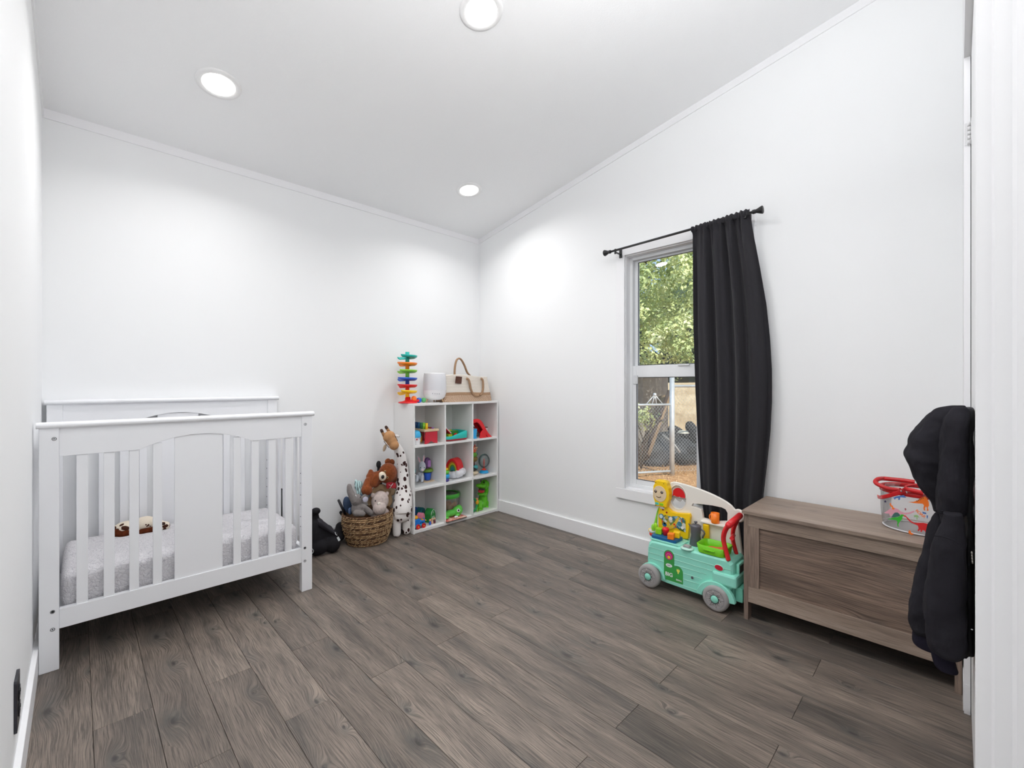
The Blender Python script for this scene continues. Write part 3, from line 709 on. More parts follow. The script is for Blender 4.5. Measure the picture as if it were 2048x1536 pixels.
mp = N.new('ShaderNodeMapping'); mp.inputs['Rotation'].default_value = (0, .5, 0); L.new(tc.outputs['Object'], mp.inputs[0]); L.new(mp.outputs[0], ck.inputs[0]); L.new(ck.outputs[0], b.inputs['Base Color']); b.inputs['Roughness'].default_value = .9
TAN = mat('tan_webbing', (172, 138, 108), .85, var=.15, vscale=80)
n_ = 20
tote([ZT + i * .005 for i in range(11)], ROPT, 'woven_base', .0015)
tote([ZT + .0495 + i * .0045 for i in range(6)], TAN, 'tan_band', .0008)
tote([ZT + .0715 + i * .0036 for i in range(38)], ROPE, 'rope_body', .0022)
G().grid(lambda u, v: (1.99 + .46 * u, 2.72 + .16 * v, ZT + .004), 4, 2).build('bottom', ROPT, tb_, fix=False)
PS = lambda x, y: (770 + x / 7.3125, 690 + y / 7.3125)
h1 = [(1022, 455), (1018, 400), (1025, 300), (1045, 220), (1080, 190), (1120, 215), (1165, 300), (1200, 390), (1240, 440), (1235, 465)]
pts = [PY(*PS(x, y), 2.86) for x, y in h1]
G().tube(spline(pts, 5), .0105, 8, flat=.7, up=(0, 1, 0)).build('handle', TAN, tb_)
h2 = [(1185, 485), (1215, 500), (1235, 560), (1250, 640), (1290, 715), (1345, 735), (1400, 715), (1425, 650), (1428, 560), (1420, 500), (1395, 485)]
pts = [PY(*PS(x, y), 2.722) for x, y in h2]; pts = [p + Vector((0, -.006, 0)) for p in pts]
G().tube(spline(pts, 5), .0098, 8, flat=.7, up=(1, 0, .3)).build('handle', TAN, tb_)
p = PY(*PS(1068, 505), 2.728)
G().cbox((0, 0, 0), (.060, .003, .055), M=Matrix.Translation((p.x, p.y - .008, p.z)) @ Euler((.08, .08, 0)).to_matrix().to_4x4()).build('leather_patch', mat('brown_leather', (92, 50, 34), .5, var=.2, vscale=60), tb_, bevel=.001)
# ================================================================== toys in the cubes
QA = lambda x, y: (820 + x / 11.378, 820 + y / 11.378)
QB = lambda x, y: (820 + x / 11.378, 890 + y / 11.378)
QD = lambda x, y: (820 + x / 11.378, 950 + y / 11.378)
# top-left cube: white and blue container
t = thing('toy_container', 'small white toy tub with rounded blue lid, beside the red bench', 'toy', (1.73, 2.735, Z1))
c = (1.730, 2.735, Z1)
G().lathe([(.001, 0), (.027, 0), (.030, .004), (.035, .05), (.036, .052)], c, 28).build('tub', WHT, t)
G().lathe([(.037, .052), (.0375, .056), (.034, .080), (.026, .096), (.012, .102), (.001, .103)], c, 28).build('lid', pl('sky', (60, 175, 225)), t)
G().box((1.712, 2.6985, Z1 + .036), (1.722, 2.7015, Z1 + .044)).build('red_label', RED, t); G().box((1.738, 2.6995, Z1 + .040), (1.746, 2.7015, Z1 + .044)).build('blue_label', BLUE, t)
# hammering bench
t = thing('hammering_bench', 'red wooden toy bench with pale top and coloured pegs', 'toy', (1.83, 2.79, Z1))
CRIM = mat('crimson_wood', (196, 36, 56), .45)
for yy in (2.705, 2.875):
    G().prism([(1.790, 0), (1.812, 0), (1.846, .020), (1.880, .012), (1.884, 0), (1.893, 0), (1.898, .085), (1.796, .085)] if False else [(1.786, 0), (1.812, .004), (1.838, .018), (1.866, .004), (1.892, 0), (1.892, .086), (1.790, .086)], -.006, .006, M=Matrix.Translation((0, yy, Z1)) @ FRONT).build('leg_panel', CRIM, t, bevel=.001)
G().box((1.778, 2.697, Z1 + .087), (1.905, 2.885, Z1 + .104)).build('bench_top', PALEW, t, bevel=.003)
for i, m in enumerate((YEL, LIME, pl('deepgreen', (60, 130, 90)), pl('steel_blue', (40, 110, 160)), NAVY)):
    G().cyl((1.808, 2.715 + i * .034, Z1 + .104), (1.808, 2.715 + i * .034, Z1 + .150), .0095, 16).build('peg', m, t, label=None)
for i in range(5):
    G().cyl((1.872, 2.73 + i * .030, Z1 + .104), (1.872, 2.73 + i * .030, Z1 + .113), .009, 12).build('peg_head', pl('dark_red', (150, 25, 35)) if i else PURP, t)
# small yellow toy behind the tub
t = thing('toy_car', 'tiny yellow and green toy in the shade under the bench', 'toy', (1.79, 2.79, Z1))
G().cbox((1.800, 2.79, Z1 + .030), (.022, .03, .045)).build('body', pl('mustard', (225, 165, 30)), t, bevel=.004); G().cbox((1.800, 2.79, Z1 + .062), (.026, .03, .018)).build('roof', pl('moss', (110, 120, 40)), t, bevel=.004)

# top-middle cube: teal tray
t = thing('activity_tray', 'teal and red toy tray with raised rim and red lid', 'toy', (2.09, 2.78, Z1))
outer = lambda z, e: [(x, y, z) for x, y in rrect(1.968 - e, 2.692 - e, 2.188 + e, 2.878 + e, .045, 6)]
G().loft([outer(Z1, -.006), outer(Z1 + .006, .0), outer(Z1 + .015, .001)]).build('base', pl('dark_red', (150, 25, 35)), t)
g = G(); n = len(outer(0, 0))
def trz(r, zl, zh):  # rim low at the front middle, high to the right and back
    out = []
    for x, y, z in r:
        hi = 1 if (x > 2.13 or y > 2.80) else (0 if x < 2.115 else (x - 2.115) / .015)
        out.append((x, y, zl + (zh - zl) * hi))
    return out
g.loft([trz(outer(0, .0), Z1 + .0152, Z1 + .0152), trz(outer(0, .001), Z1 + .034, Z1 + .066), trz(outer(0, -.004), Z1 + .037, Z1 + .070), trz(outer(0, -.010), Z1 + .034, Z1 + .066), trz(outer(0, -.014), Z1 + .018, Z1 + .018)], cap=False).build('tray_rim', TEAL, t)
G().loft([outer(Z1 + .0155, -.012), outer(Z1 + .019, -.014)]).build('tray_floor', pl('deepgreen', (50, 130, 60)), t)
G().box((2.045, 2.80, Z1 + .020), (2.165, 2.865, Z1 + .066)).build('play_panel', pl('grassgreen', (70, 150, 60)), t, bevel=.004)
G().cyl((2.095, 2.83, Z1 + .066), (2.095, 2.83, Z1 + .072), .022, 24).build('yellow_dial', YEL, t)
G().box((2.02, 2.735, Z1 + .020), (2.055, 2.765, Z1 + .048)).build('yellow_block', pl('yellow_green', (215, 215, 40)), t, bevel=.003)
G().ell((2.092, 2.742, Z1 + .034), (.017, .017, .020), 16, 10).build('red_knob', RED, t)
M = Matrix.Translation((2.005, 2.775, Z1 + .085)) @ Euler((0, .75, 0)).to_matrix().to_4x4()
G().box((-.045, -.05, -.006), (.045, .05, .000), M).build('raised_lid', RED, t, bevel=.003); G().box((-.045, -.05, .000), (.045, .05, .007), M).build('lid_top', WHT, t, bevel=.003)
G().cyl((1.975, 2.74, Z1 + .03), (1.975, 2.74, Z1 + .075), .010, 16).build('blue_post', BLUE, t)

# top-right cube: red slide arch
t = thing('toy_slide', 'bright red curved toy slide with a blue base', 'toy', (2.33, 2.75, Z1))
o_ = [(2.432, 0)] + [(2.39, .035), (2.355, .082), (2.330, .120), (2.305, .145), (2.275, .156), (2.24, .152), (2.225, .145)]
i_ = [(2.225, .12), (2.245, .126), (2.272, .128), (2.295, .112), (2.318, .082), (2.345, .045), (2.375, .012), (2.385, 0)]
o_ = [(v.x, v.y) for v in spline([(x, z, 0) for x, z in o_], 4)]; i_ = [(v.x, v.y) for v in spline([(x, z, 0) for x, z in i_], 4)]
for yy in (2.700, 2.775): G().prism([tuple(p) for p in o_ + i_], -.006, .006, M=Matrix.Translation((0, yy, Z1)) @ FRONT).build('slide_side', RED, t, bevel=.001)
top = spline([(2.430, 2.70, Z1 + .003), (2.388, 2.70, Z1 + .034), (2.353, 2.70, Z1 + .080), (2.328, 2.70, Z1 + .117), (2.303, 2.70, Z1 + .141), (2.275, 2.70, Z1 + .151), (2.24, 2.70, Z1 + .147)], 4)
G().loft([[(p.x, 2.706, p.z - .006), (p.x, 2.769, p.z - .006), (p.x, 2.769, p.z), (p.x, 2.706, p.z)] for p in top]).build('slide_bed', pl('dark_red2', (196, 24, 34)), t)
G().prism([(2.292, 0), (2.365, 0), (2.345, .062), (2.335, .070), (2.318, .060), (2.300, .035)], -.004, .004, M=Matrix.Translation((0, 2.690, Z1)) @ FRONT).build('support_fin', RED, t, bevel=.001)
G().prism([(2.228, 0), (2.268, 0), (2.262, .02), (2.270, .078), (2.228, .072)], -.012, .012, M=Matrix.Translation((0, 2.705, Z1)) @ FRONT).build('blue_support', CYAN, t, bevel=.002)
t = thing('small_box', 'small white box lying behind the red slide', 'box', (2.43, 2.84, Z1))
G().box((2.36, 2.790, Z1), (2.462, 2.88, Z1 + .030)).build('lower_half', mat('grey_card', (150, 130, 125), .7), t, bevel=.001); G().box((2.38, 2.788, Z1 + .030), (2.464, 2.88, Z1 + .066)).build('box_body', WHT, t, bevel=.002); G().box((2.379, 2.787, Z1 + .064), (2.465, 2.881, Z1 + .072)).build('lid', mat('mauve', (120, 84, 80), .6), t, bevel=.001)

# middle-left cube: plush bunny
t = thing('bunny_plush', 'pale grey plush bunny with pink inner ears', 'plush toy', (1.80, 2.82, Z2))
FG = mat('grey_plush', (200, 204, 214), .95, var=.12, vscale=60, bump=.5, bscale=350, bdist=.002, spec=.1)
def PB(x, y, Y): return PY(*QB(x, y), Y)
S = 3.24 / 880 / 11.378   # metres per zoomed pixel near the shelf
g = G()
head = PB(275, 480, 2.80)
g.ell(head, (86 * S, 80 * S, 118 * S)).ell(PB(282, 550, 2.775), (50 * S, 40 * S, 46 * S))
g.ell(PB(235, 690, 2.82), (82 * S, 80 * S, 95 * S))
for x, yy in ((155, 2.785), (272, 2.785), (180, 2.86), (290, 2.86)): g.cap(PB(x + 8, 700, yy), PY(*QB(x, 800), yy), 34 * S, 34 * S)
g.build('body', FG, t, remesh=.0035, smooth_it=2)
for (a, b_, s) in (((225, 380), (180, 265), -1), ((300, 370), (318, 235), 1)):
    p, q = PB(*a, 2.80), PB(*b_, 2.80); d_ = (q - p)
    ro = Euler((0, math.atan2(d_.x, d_.z), 0))
    e = G().ell((p + q) / 2, (29 * S, 12 * S, 95 * S), 16, 12, rot=ro).build('ear', FG, t)
    G().ell((p + q) / 2 + Vector((0, -.004, 0)), (16 * S, 8 * S, 74 * S), 14, 10, rot=ro).build('inner_ear', mat('pink_fabric', (226, 170, 178), .9), e)
G().ell(PB(285, 555, 2.757), (34 * S, 12 * S, 26 * S)).build('muzzle', mat('pale_pink_fur', (240, 222, 226), .9), t); G().ell(PB(288, 545, 2.752), (9 * S, 6 * S, 6 * S)).build('nose', PINK, t)
for x in (240, 325): G().ell(PB(x, 503, 2.752 + (.004 if x == 240 else .012)), (13 * S, 8 * S, 12 * S), 12, 8).build('eye', INK, t)
# teal ball toy at its left
t = thing('teal_toy', 'teal rounded toy peeking out at the cube side beside the bunny', 'toy', (1.72, 2.80, Z2))
G().ell((1.722, 2.775, Z2 + .110), (.026, .03, .032), 20, 14).build('teal_shell', pl('teal2', (70, 175, 178)), t); G().lathe([(.024, 0), (.026, .004), (.016, .02), (.012, .08)], (1.718, 2.80, Z2), 20).build('stand', pl('teal3', (60, 150, 155)), t); G().ell((1.725, 2.75, Z2 + .085), (.016, .01, .004), 14, 8).build('white_band', WHT, t)
# flower stacking toy
t = thing('flower_stacker', 'wooden toy flower: purple bloom, green leaf ring and blue pot', 'toy', (1.90, 2.85, Z2))
c = (1.905, 2.85, Z2)
G().prism(rrect(1.855, 2.80, 1.945, 2.90, .02), Z2, Z2 + .006).build('base', PALEW, t, bevel=.001)
G().lathe([(.022, .006), (.024, .010), (.030, .060), (.030, .063)], c, 8).build('pot', BLUE, t)
g = G()
for k_ in range(8): a = k_ * PI / 4; g.ell((c[0] + .026 * math.cos(a), c[1] + .026 * math.sin(a), Z2 + .080), (.020, .020, .014), 12, 8)
g.build('leaf_ring', pl('moss2', (110, 150, 45)), t, remesh=.003)
G().cyl((c[0], c[1], Z2 + .063), (c[0], c[1], Z2 + .11), .008).build('stem', PALEW, t)
g = G(); g.ell((c[0] - .002, c[1], Z2 + .135), (.030, .026, .044))
g.build('bloom', pl('plum', (112, 78, 130)), t)
G().prism(rrect(1.893, Z2 + .108, 1.918, Z2 + .160, .006), -.001, .003, M=atY(2.8255)).build('petal_panel', pl('lilac', (186, 130, 200)), t, bevel=.001)

# centre cube: rainbow on a cloud
t = thing('rainbow_toy', 'toy rainbow arch rising from a white cloud', 'toy', (2.122, 2.795, Z2), math.radians(-68), local=True)
def arch_pts(r, k): return [(r * math.cos(a_), .062 + (r * k) * math.sin(a_)) for a_ in [math.radians(-10 + 200 * i / 26) for i in range(27)]]
bands = [('red_arch', RED, .058, .0445), ('amber_arch', pl('amber', (210, 120, 30)), .0443, .0362), ('yellow_arch', pl('olive', (205, 190, 50)), .036, .0282), ('green_arch', pl('green2', (90, 150, 60)), .028, .0192), ('teal_arch', pl('deepteal', (40, 130, 130)), .019, .0003)]
for i, (nm, m, ro, ri) in enumerate(bands):
    pts = arch_pts(ro, 1.62) + list(reversed(arch_pts(ri, 1.62 if ri > .001 else 1)))
    dy = 0 if i == 0 else .007 + .001 * i
    G().prism(pts, -.042, .042 - dy, M=FRONT).build(nm, m, t, bevel=.003 if i == 0 else .0008, local=True)
g = G()
for x, y, z, r in ((-.052, -.038, .036, .026), (-.030, -.048, .030, .027), (-.004, -.050, .026, .024), (.022, -.048, .032, .028), (.050, -.040, .042, .026), (.060, -.010, .046, .028), (.060, .022, .050, .027), (.030, .044, .04, .028), (-.02, .046, .04, .03), (-.055, .02, .036, .028)): g.ell((x, y, z), (r, r, r * 1.05), 16, 12)
g.box((-.05, -.04, .006), (.055, .04, .052))
g.build('cloud', mat('cloud_plastic', (226, 228, 234), .4), t, remesh=.0035, smooth_it=2, local=True)
# ring stacker
t = thing('ring_stacker', 'ring stacking toy at the cube side, yellow over green, blue and purple', 'toy', (1.975, 2.735, Z2))
c = (1.988, 2.735, Z2)
for nm, m, z, r, h_ in (('ring', pl('violet', (80, 70, 150)), .0, .030, .024), ('ring', CYAN, .024, .034, .032), ('ring', pl('apple', (100, 195, 60)), .056, .030, .028), ('ring', YEL, .084, .022, .018)):
    G().lathe([(.004, z), (r * .8, z), (r, z + h_ * .25), (r, z + h_ * .75), (r * .8, z + h_ - .0005), (.004, z + h_ - .0005)], c, 28).build(nm, m, t)
G().ell((c[0], c[1], Z2 + .112), .0125, 16, 12).build('top_ball', RED, t)

# middle-right cube: stacked animal figure
t = thing('stacking_animals', 'stack of toy animals, orange owl-eyed head on top', 'toy', (2.27, 2.78, Z2))
c = (2.292, 2.775, Z2)
G().ell((c[0], c[1] + .0, Z2 + .018), (.046, .042, .018)).build('cream_base', BEIGE, t)
G().ell((c[0], c[1], Z2 + .052), (.042, .038, .024)).build('black_animal', pl('black', (24, 24, 26)), t); G().ell((c[0] + .010, c[1] - .024, Z2 + .064), (.022, .016, .018)).build('teal_face', pl('teal2', (70, 175, 178)), t)
G().cap((c[0], c[1], Z2 + .085), (c[0], c[1], Z2 + .11), .018, .016).build('brown_neck', pl('maroon', (84, 34, 24)), t)
G().ell((c[0] + .006, c[1], Z2 + .128), (.038, .032, .026)).build('olive_animal', pl('olive2', (120, 96, 30)), t)
G().ell((c[0] + .004, c[1], Z2 + .162), (.036, .032, .022)).build('green_animal', pl('frog', (96, 160, 50)), t); G().ell((c[0] + .034, c[1] - .008, Z2 + .166), (.012, .012, .012)).build('blue_ear', pl('bluegreen', (50, 110, 130)), t)
G().ell((c[0] + .002, c[1], Z2 + .206), (.030, .028, .030)).build('orange_head', pl('burnt', (214, 92, 50)), t)
for dx in (.004, .026):
    e = G().ell((c[0] + dx, c[1] - .024 + (.006 if dx > .01 else 0), Z2 + .216), (.010, .006, .010), 14, 10).build('eye', pl('eyecream', (246, 205, 170)), t); G().ell((c[0] + dx, c[1] - .0295 + (.006 if dx > .01 else 0), Z2 + .216), (.0045, .003, .0045), 10, 8).build('pupil', INK, e)
for dx in (-.012, .022): G().ell((c[0] + dx, c[1], Z2 + .236), (.008, .006, .010), 10, 8).build('horn', pl('burnt2', (180, 60, 40)), t)
# suction spinner
t = thing('suction_spinner', 'clear round spinner toy on a blue suction base', 'toy', (2.415, 2.765, Z2))
c = (2.412, 2.775, Z2)
G().lathe([(.038, 0), (.039, .004), (.034, .014), (.022, .022), (.001, .023)], c, 32).build('suction_base', CYAN, t)
G().lathe([(.020, .023), (.021, .028), (.012, .032), (.007, .034), (.007, .075), (.009, .080), (.007, .10), (.003, .118), (.001, .12)], c, 16).build('red_spindle', pl('coral', (235, 70, 50)), t)
CLR = thin_clear('clear_plastic', (232, 238, 238), .05, .04, .12, (190, 205, 205))
G().ell((c[0], c[1], Z2 + .100), (.052, .040, .056), 28, 18).build('clear_globe', CLR, t)
g = G(); g.tube([(c[0] + .052 * math.cos(a_), c[1] - .004, Z2 + .100 + .056 * math.sin(a_)) for a_ in [2 * PI * k_ / 36 for k_ in range(36)]], .0022, 8, closed=True); g.build('teal_hoop', thin_clear('teal_clear', (120, 190, 180), .1, .05, .4, (110, 180, 170)), t)
g = G(); g.tube([(c[0] + .050 * math.cos(a_) + .012, c[1] + .012, Z2 + .092 + .052 * math.sin(a_)) for a_ in [2 * PI * k_ / 36 for k_ in range(36)]], .0026, 8, closed=True); g.build('lilac_hoop', thin_clear('lilac_clear', (170, 150, 200), .1, .05, .5, (160, 145, 190)), t)

# bottom-left cube: train, pink house block, barn
t = thing('toy_engine', 'blue toy locomotive with red wheels and a yellow funnel', 'toy', (1.75, 2.71, Z3))
TQ = pl('turquoise', (40, 165, 200))
G().box((1.70, 2.695, Z3 + .012), (1.792, 2.740, Z3 + .030)).build('chassis', TQ, t, bevel=.003)
G().box((1.698, 2.697, Z3 + .030), (1.742, 2.738, Z3 + .070)).build('cab', pl('azure', (25, 120, 215)), t, bevel=.004)
G().cyl((1.740, 2.7175, Z3 + .046), (1.786, 2.7175, Z3 + .046), .017, 20).build('boiler', pl('azure', (25, 120, 215)), t)
G().lathe([(.016, .070), (.019, .078), (.014, .090), (.002, .093)], (1.716, 2.7175, Z3), 20).build('yellow_funnel', pl('amber2', (250, 175, 20)), t)
G().loft([[(1.755, 2.700, Z3 + .055), (1.755, 2.735, Z3 + .055), (1.755, 2.735, Z3 + .068), (1.755, 2.700, Z3 + .068)], [(1.802, 2.706, Z3 + .040), (1.802, 2.729, Z3 + .040), (1.802, 2.729, Z3 + .047), (1.802, 2.706, Z3 + .047)]], smooth=False).build('yellow_nose', pl('amber2', (250, 175, 20)), t, bevel=.002)
G().box((1.688, 2.699, Z3 + .010), (1.697, 2.736, Z3 + .055)).build('rear_plate', pl('cream', (245, 214, 160)), t, bevel=.001)
for x in (1.722, 1.768):
    for y in (2.692, 2.743):
        w_ = G().cyl((x, y - .004, Z3 + .0175), (x, y + .004, Z3 + .0175), .0172, 24).build('wheel', pl('cherry', (205, 30, 45)), t, bevel=.001)
        if y < 2.7: G().cyl((x, y - .006, Z3 + .0175), (x, y - .004, Z3 + .0175), .004, 12).build('axle_cap', YEL, w_)
def barn(x, y, rz, w_, l_, h_, m, lab, white=True, name='barn_block'):
    t = thing(name, lab, 'toy', (x, y, Z3), rz, local=True)
    a = w_ / 2
    prof_ = [(-a, 0), (a, 0), (a, h_ * .62), (a * .72, h_ * .86), (0, h_), (-a * .72, h_ * .86), (-a, h_ * .62)]
    G().prism(prof_, -l_ / 2, l_ / 2, M=FRONT).build('block', m, t, bevel=.003, local=True)
    if white:
        g = G(); fr = -l_ / 2 - .0008; pr = prof_[2:]
        for p, q in zip(pr[:-1], pr[1:]): g.tube([(p[0] * .93, fr, p[1] * .93), (q[0] * .93, fr, q[1] * .93)], .0016, 6)
        dw = w_ * .20
        for p, q in (((-dw, .004), (dw, .004)), ((-dw, h_ * .42), (dw, h_ * .42)), ((-dw, .004), (-dw, h_ * .42)), ((dw, .004), (dw, h_ * .42)), ((-dw, .004), (dw, h_ * .42)), ((dw, .004), (-dw, h_ * .42))): g.tube([(p[0], fr, p[1]), (q[0], fr, q[1])], .0013, 6)
        g.tube([(.006 * math.cos(u_), fr, h_ * .72 + .006 * math.sin(u_)) for u_ in [k_ * PI / 6 for k_ in range(12)]], .0009, 5, closed=True)
        g.build('white_trim', WHT, t, local=True)
    return t
barn(1.885, 2.785, .45, .070, .055, .100, pl('barn_green', (40, 140, 60)), 'dark green toy barn block with white door cross')
barn(1.850, 2.860, .45, .066, .050, .100, pl('barn_teal', (30, 110, 120)), 'teal toy barn block behind the green barn', False)
barn(1.805, 2.885, .45, .066, .05, .108, pl('barn_blue', (30, 80, 160)), 'deep blue toy barn block at the back of the cube', False)
barn(1.797, 2.775, .5, .050, .045, .088, pl('candy', (235, 140, 165)), 'pink toy house block with white roof edge', False, 'house_block')
barn(1.745, 2.83, .5, .055, .05, .088, pl('brick_red', (170, 40, 50)), 'dark red toy house block behind the pink house', False, 'house_block')
def peg(x, y, m, lab):
    t = thing('peg_figure', lab, 'toy', (x, y, Z3)); G().cap((x, y, Z3 + .009), (x, y, Z3 + .022), .009, .007, 12).build('body', m, t); G().ell((x, y, Z3 + .035), .008, 12, 8).build('head', mat('skin_wood', (230, 185, 150), .5), t)
peg(1.838, 2.715, BLUE, 'small blue peg figure beside the locomotive'); peg(1.862, 2.725, mat('skin_wood', (230, 185, 150), .5), 'small bare wooden peg figure in front of the green barn'); peg(1.884, 2.725, pl('wine', (110, 40, 60)), 'small wine red peg figure in front of the green barn')

# bottom-middle cube: book, drum, frog
t = thing('board_book', 'flat colourful board book under the green frog toy', 'book', (2.05, 2.69, Z3))
M = Matrix.Translation((2.045, 2.725, Z3)) @ Euler((0, 0, .03)).to_matrix().to_4x4()
G().box((-.095, -.062, 0), (.095, .062, .008), M).build('pages', mat('page_edge', (120, 118, 112), .8), t)
m_ = mat('book_print', (240, 205, 190), .4, rgb2=(210, 60, 60), vscale=45); G().box((-.097, -.064, .008), (.097, .064, .011), M).build('cover', m_, t)
t = thing('drum', 'clear toy drum with green rim full of orange shapes', 'toy', (2.11, 2.85, Z3))
c = (2.103, 2.848, Z3)
MESHG = mat('drum_skin', (150, 150, 146), .6)
G().lathe([(.083, .135), (.088, .138), (.089, .158), (.086, .168), (.080, .168), (.079, .150)], c, 40, cap=False).build('green_rim', pl('leaf', (80, 190, 70)), t)
G().lathe([(.001, .162), (.080, .163)], c, 40, cap=False).build('drum_head', thin_clear('drum_skin_clear', (215, 215, 212), .2, .03, .45, (165, 165, 160)), t, solid=.001)
G().lathe([(.080, .004), (.083, .006), (.083, .136)], c, 40, cap=False).build('clear_wall', thin_clear('drum_clear', (240, 240, 238), .08, .05, .25, (225, 220, 212)), t)
G().lathe([(.001, .0), (.083, .0), (.084, .012), (.079, .014), (.001, .014)], c, 40).build('base', pl('leaf', (80, 190, 70)), t)
for k_ in range(7):
    a = k_ * .9; r = .045 if k_ else 0
    G().ell((c[0] + r * math.cos(a), c[1] + r * math.sin(a), Z3 + .062 + .010 * math.sin(k_ * 2.3)), (.030, .024, .018), 12, 8, rot=Euler((k_, .4 * k_, 0))).build('orange_piece', pl('pumpkin', (225, 105, 55)), t)
t = thing('frog_toy', 'green toy frog lying in front of the drum, round white eye', 'toy', (2.06, 2.73, Z3 + .0112))
zz = Z3 + .0115
g = G(); g.ell((2.105, 2.735, zz + .036), (.046, .034, .036)).ell((2.05, 2.745, zz + .026), (.055, .032, .026)).ell((2.00, 2.745, zz + .022), (.036, .030, .022)).ell((1.985, 2.715, zz + .008), (.022, .016, .008)).ell((2.09, 2.712, zz + .009), (.02, .014, .009)).ell((2.118, 2.735, zz + .052), (.026, .028, .026))
g.build('body', pl('frog_green', (95, 200, 75)), t, remesh=.003, smooth_it=3)
e = G().cyl((2.092, 2.708, zz + .046), (2.090, 2.702, zz + .047), .0125, 24).build('eye', WHT, t); G().cyl((2.090, 2.702, zz + .047), (2.0895, 2.7005, zz + .047), .0070, 18).build('pupil', INK, e)
t = thing('white_toy_piece', 'tiny white clover-shaped toy piece on the board book', 'toy', (2.048, 2.685, zz)); G().ell((2.048, 2.683, zz + .009), (.012, .01, .009)).ell((2.060, 2.684, zz + .008), (.009, .009, .008)).build('piece', WHT, t)

# bottom-right cube: dinosaur money box
S = 3.66 / 880 / 11.378
t = thing('dinosaur_toy', 'bright green plastic dinosaur with open red mouth', 'toy', (2.40, 2.80, Z3))
PD = lambda x, y, Y: PY(*QD(x, y), Y)
g = G()
def ED(x, y, Y, a, b_, c_=None, rot=None): g.ell(PD(x, y, Y), (a * S, (c_ or a) * S, b_ * S), 20, 14, rot=rot)
ED(1720, 200, 2.80, 108, 110); ED(1650, 235, 2.775, 105, 60, 90); ED(1590, 225, 2.755, 70, 40, 80)
ED(1640, 408, 2.765, 92, 40, 85); ED(1768, 300, 2.81, 78, 150); ED(1700, 420, 2.79, 80, 60)
ED(1682, 530, 2.81, 105, 150); ED(1655, 640, 2.81, 118, 100)
g.cap(PD(1605, 600, 2.775), PD(1605, 735, 2.765), 62 * S, 52 * S); ED(1620, 755, 2.750, 68, 30)
g.cap(PD(1760, 610, 2.79), PD(1755, 715, 2.79), 52 * S, 46 * S); ED(1775, 722, 2.775, 46, 26)
ED(1730, 560, 2.86, 80, 120)
g.build('body', pl('dino_green', (100, 195, 35)), t, remesh=.004, smooth_it=4)
G().ell(PD(1645, 345, 2.735), (88 * S, 60 * S, 50 * S), 18, 12, rot=Euler((0, .15, 0))).build('mouth', pl('mouth_red', (190, 35, 40)), t)
G().ell(PD(1660, 308, 2.722), (90 * S, 50 * S, 20 * S), 18, 12, rot=Euler((0, .2, 0))).build('mouth_shadow', pl('mouth_black', (35, 15, 15)), t)
for x, y, yy in ((1705, 150, 2.768), (1635, 120, 2.775)):
    G().ell(PD(x, y, yy), (18 * S, 10 * S, 24 * S), 12, 8).build('eye', INK, t)
G().box((2.385, 2.79, Z3 + .247), (2.425, 2.82, Z3 + .262)).build('red_crest', pl('dark_red', (150, 25, 35)), t, bevel=.003)
t_dino = t; t_dino.location.x -= .010
t = thing('green_ring_toy', 'dark green toy ring leaning beside the dinosaur', 'toy', (2.235, 2.74, Z3))
p = PD(1440, 630, 2.735); g = G()
for k_, rr in enumerate((.052, .045)): g.tube([(p.x + rr * math.cos(u_) * .8, p.y + .004 * k_, Z3 + .0575 + rr * math.sin(u_)) for u_ in [k2 * PI / 16 for k2 in range(32)]], .0050, 8, closed=True)
g.build('rings', pl('ring_green', (35, 160, 90)), t)
t = thing('yellow_figure', 'small yellow and orange figure beside the dinosaur', 'toy', (2.29, 2.73, Z3))
pz = PD(1530, 470, 2.735)
G().lathe([(.012, 0), (.012, .003), (.004, .006), (.004, .055)], (pz.x, pz.y, Z3), 12).build('stick', LIME, t)
G().ell((pz.x, pz.y, Z3 + .075), (.015, .011, .020)).build('body', pl('gold', (235, 170, 25)), t); G().ell((pz.x - .004, pz.y, Z3 + .100), (.011, .010, .011)).build('head', pl('peach', (235, 160, 110)), t)

# ================================================================== wicker basket with plush toys
BC = (1.388, 2.787)
bk = thing('wicker_basket', 'round woven seagrass basket heaped with plush toys', 'basket', (BC[0], BC[1], 0))
WICK = mat('seagrass', (178, 144, 104), .8, rgb2=(104, 72, 46), vscale=38, bump=.5, bscale=300, bdist=.002)
WICK2 = mat('seagrass_dark', (110, 76, 48), .8, rgb2=(66, 42, 26), vscale=50, bump=.5, bscale=300, bdist=.002)
WICK3 = mat('seagrass_light', (214, 182, 140), .75, var=.2, vscale=50)
def brad(z): t = z / .205; return .118 + .042 * math.sin(min(1, t * 1.15 + .05) * PI * .55) - .006 * max(0, t - .7)
ncoil = 17
for nm, mm, par in (('woven_coils', WICK, 0), ('dark_coils', WICK2, 1)):
    g = G()
    for i in range(ncoil):
        if (i % 3 == 1) != (par == 1): continue
        z = .007 + i * (.200 / ncoil); r = brad(z); n = 90
        g.tube([(BC[0] + (r + .0022 * math.sin(k_ * .9 + i * 2) + .0015 * mnoise.noise(Vector((k_ * .3, i, 0)))) * math.cos(2 * PI * k_ / n), BC[1] + (r + .002 * math.sin(k_ * 1.3 + i)) * .93 * math.sin(2 * PI * k_ / n), z + .0016 * mnoise.noise(Vector((k_ * .12, i * 3, 1)))) for k_ in range(n)], [.0062 + .0012 * math.sin(k_ * 2.1 + i) for k_ in range(n)] + [.006], 6, closed=True)
    g.build(nm, mm, bk, kind='stuff')
g = G()
random.seed(3)
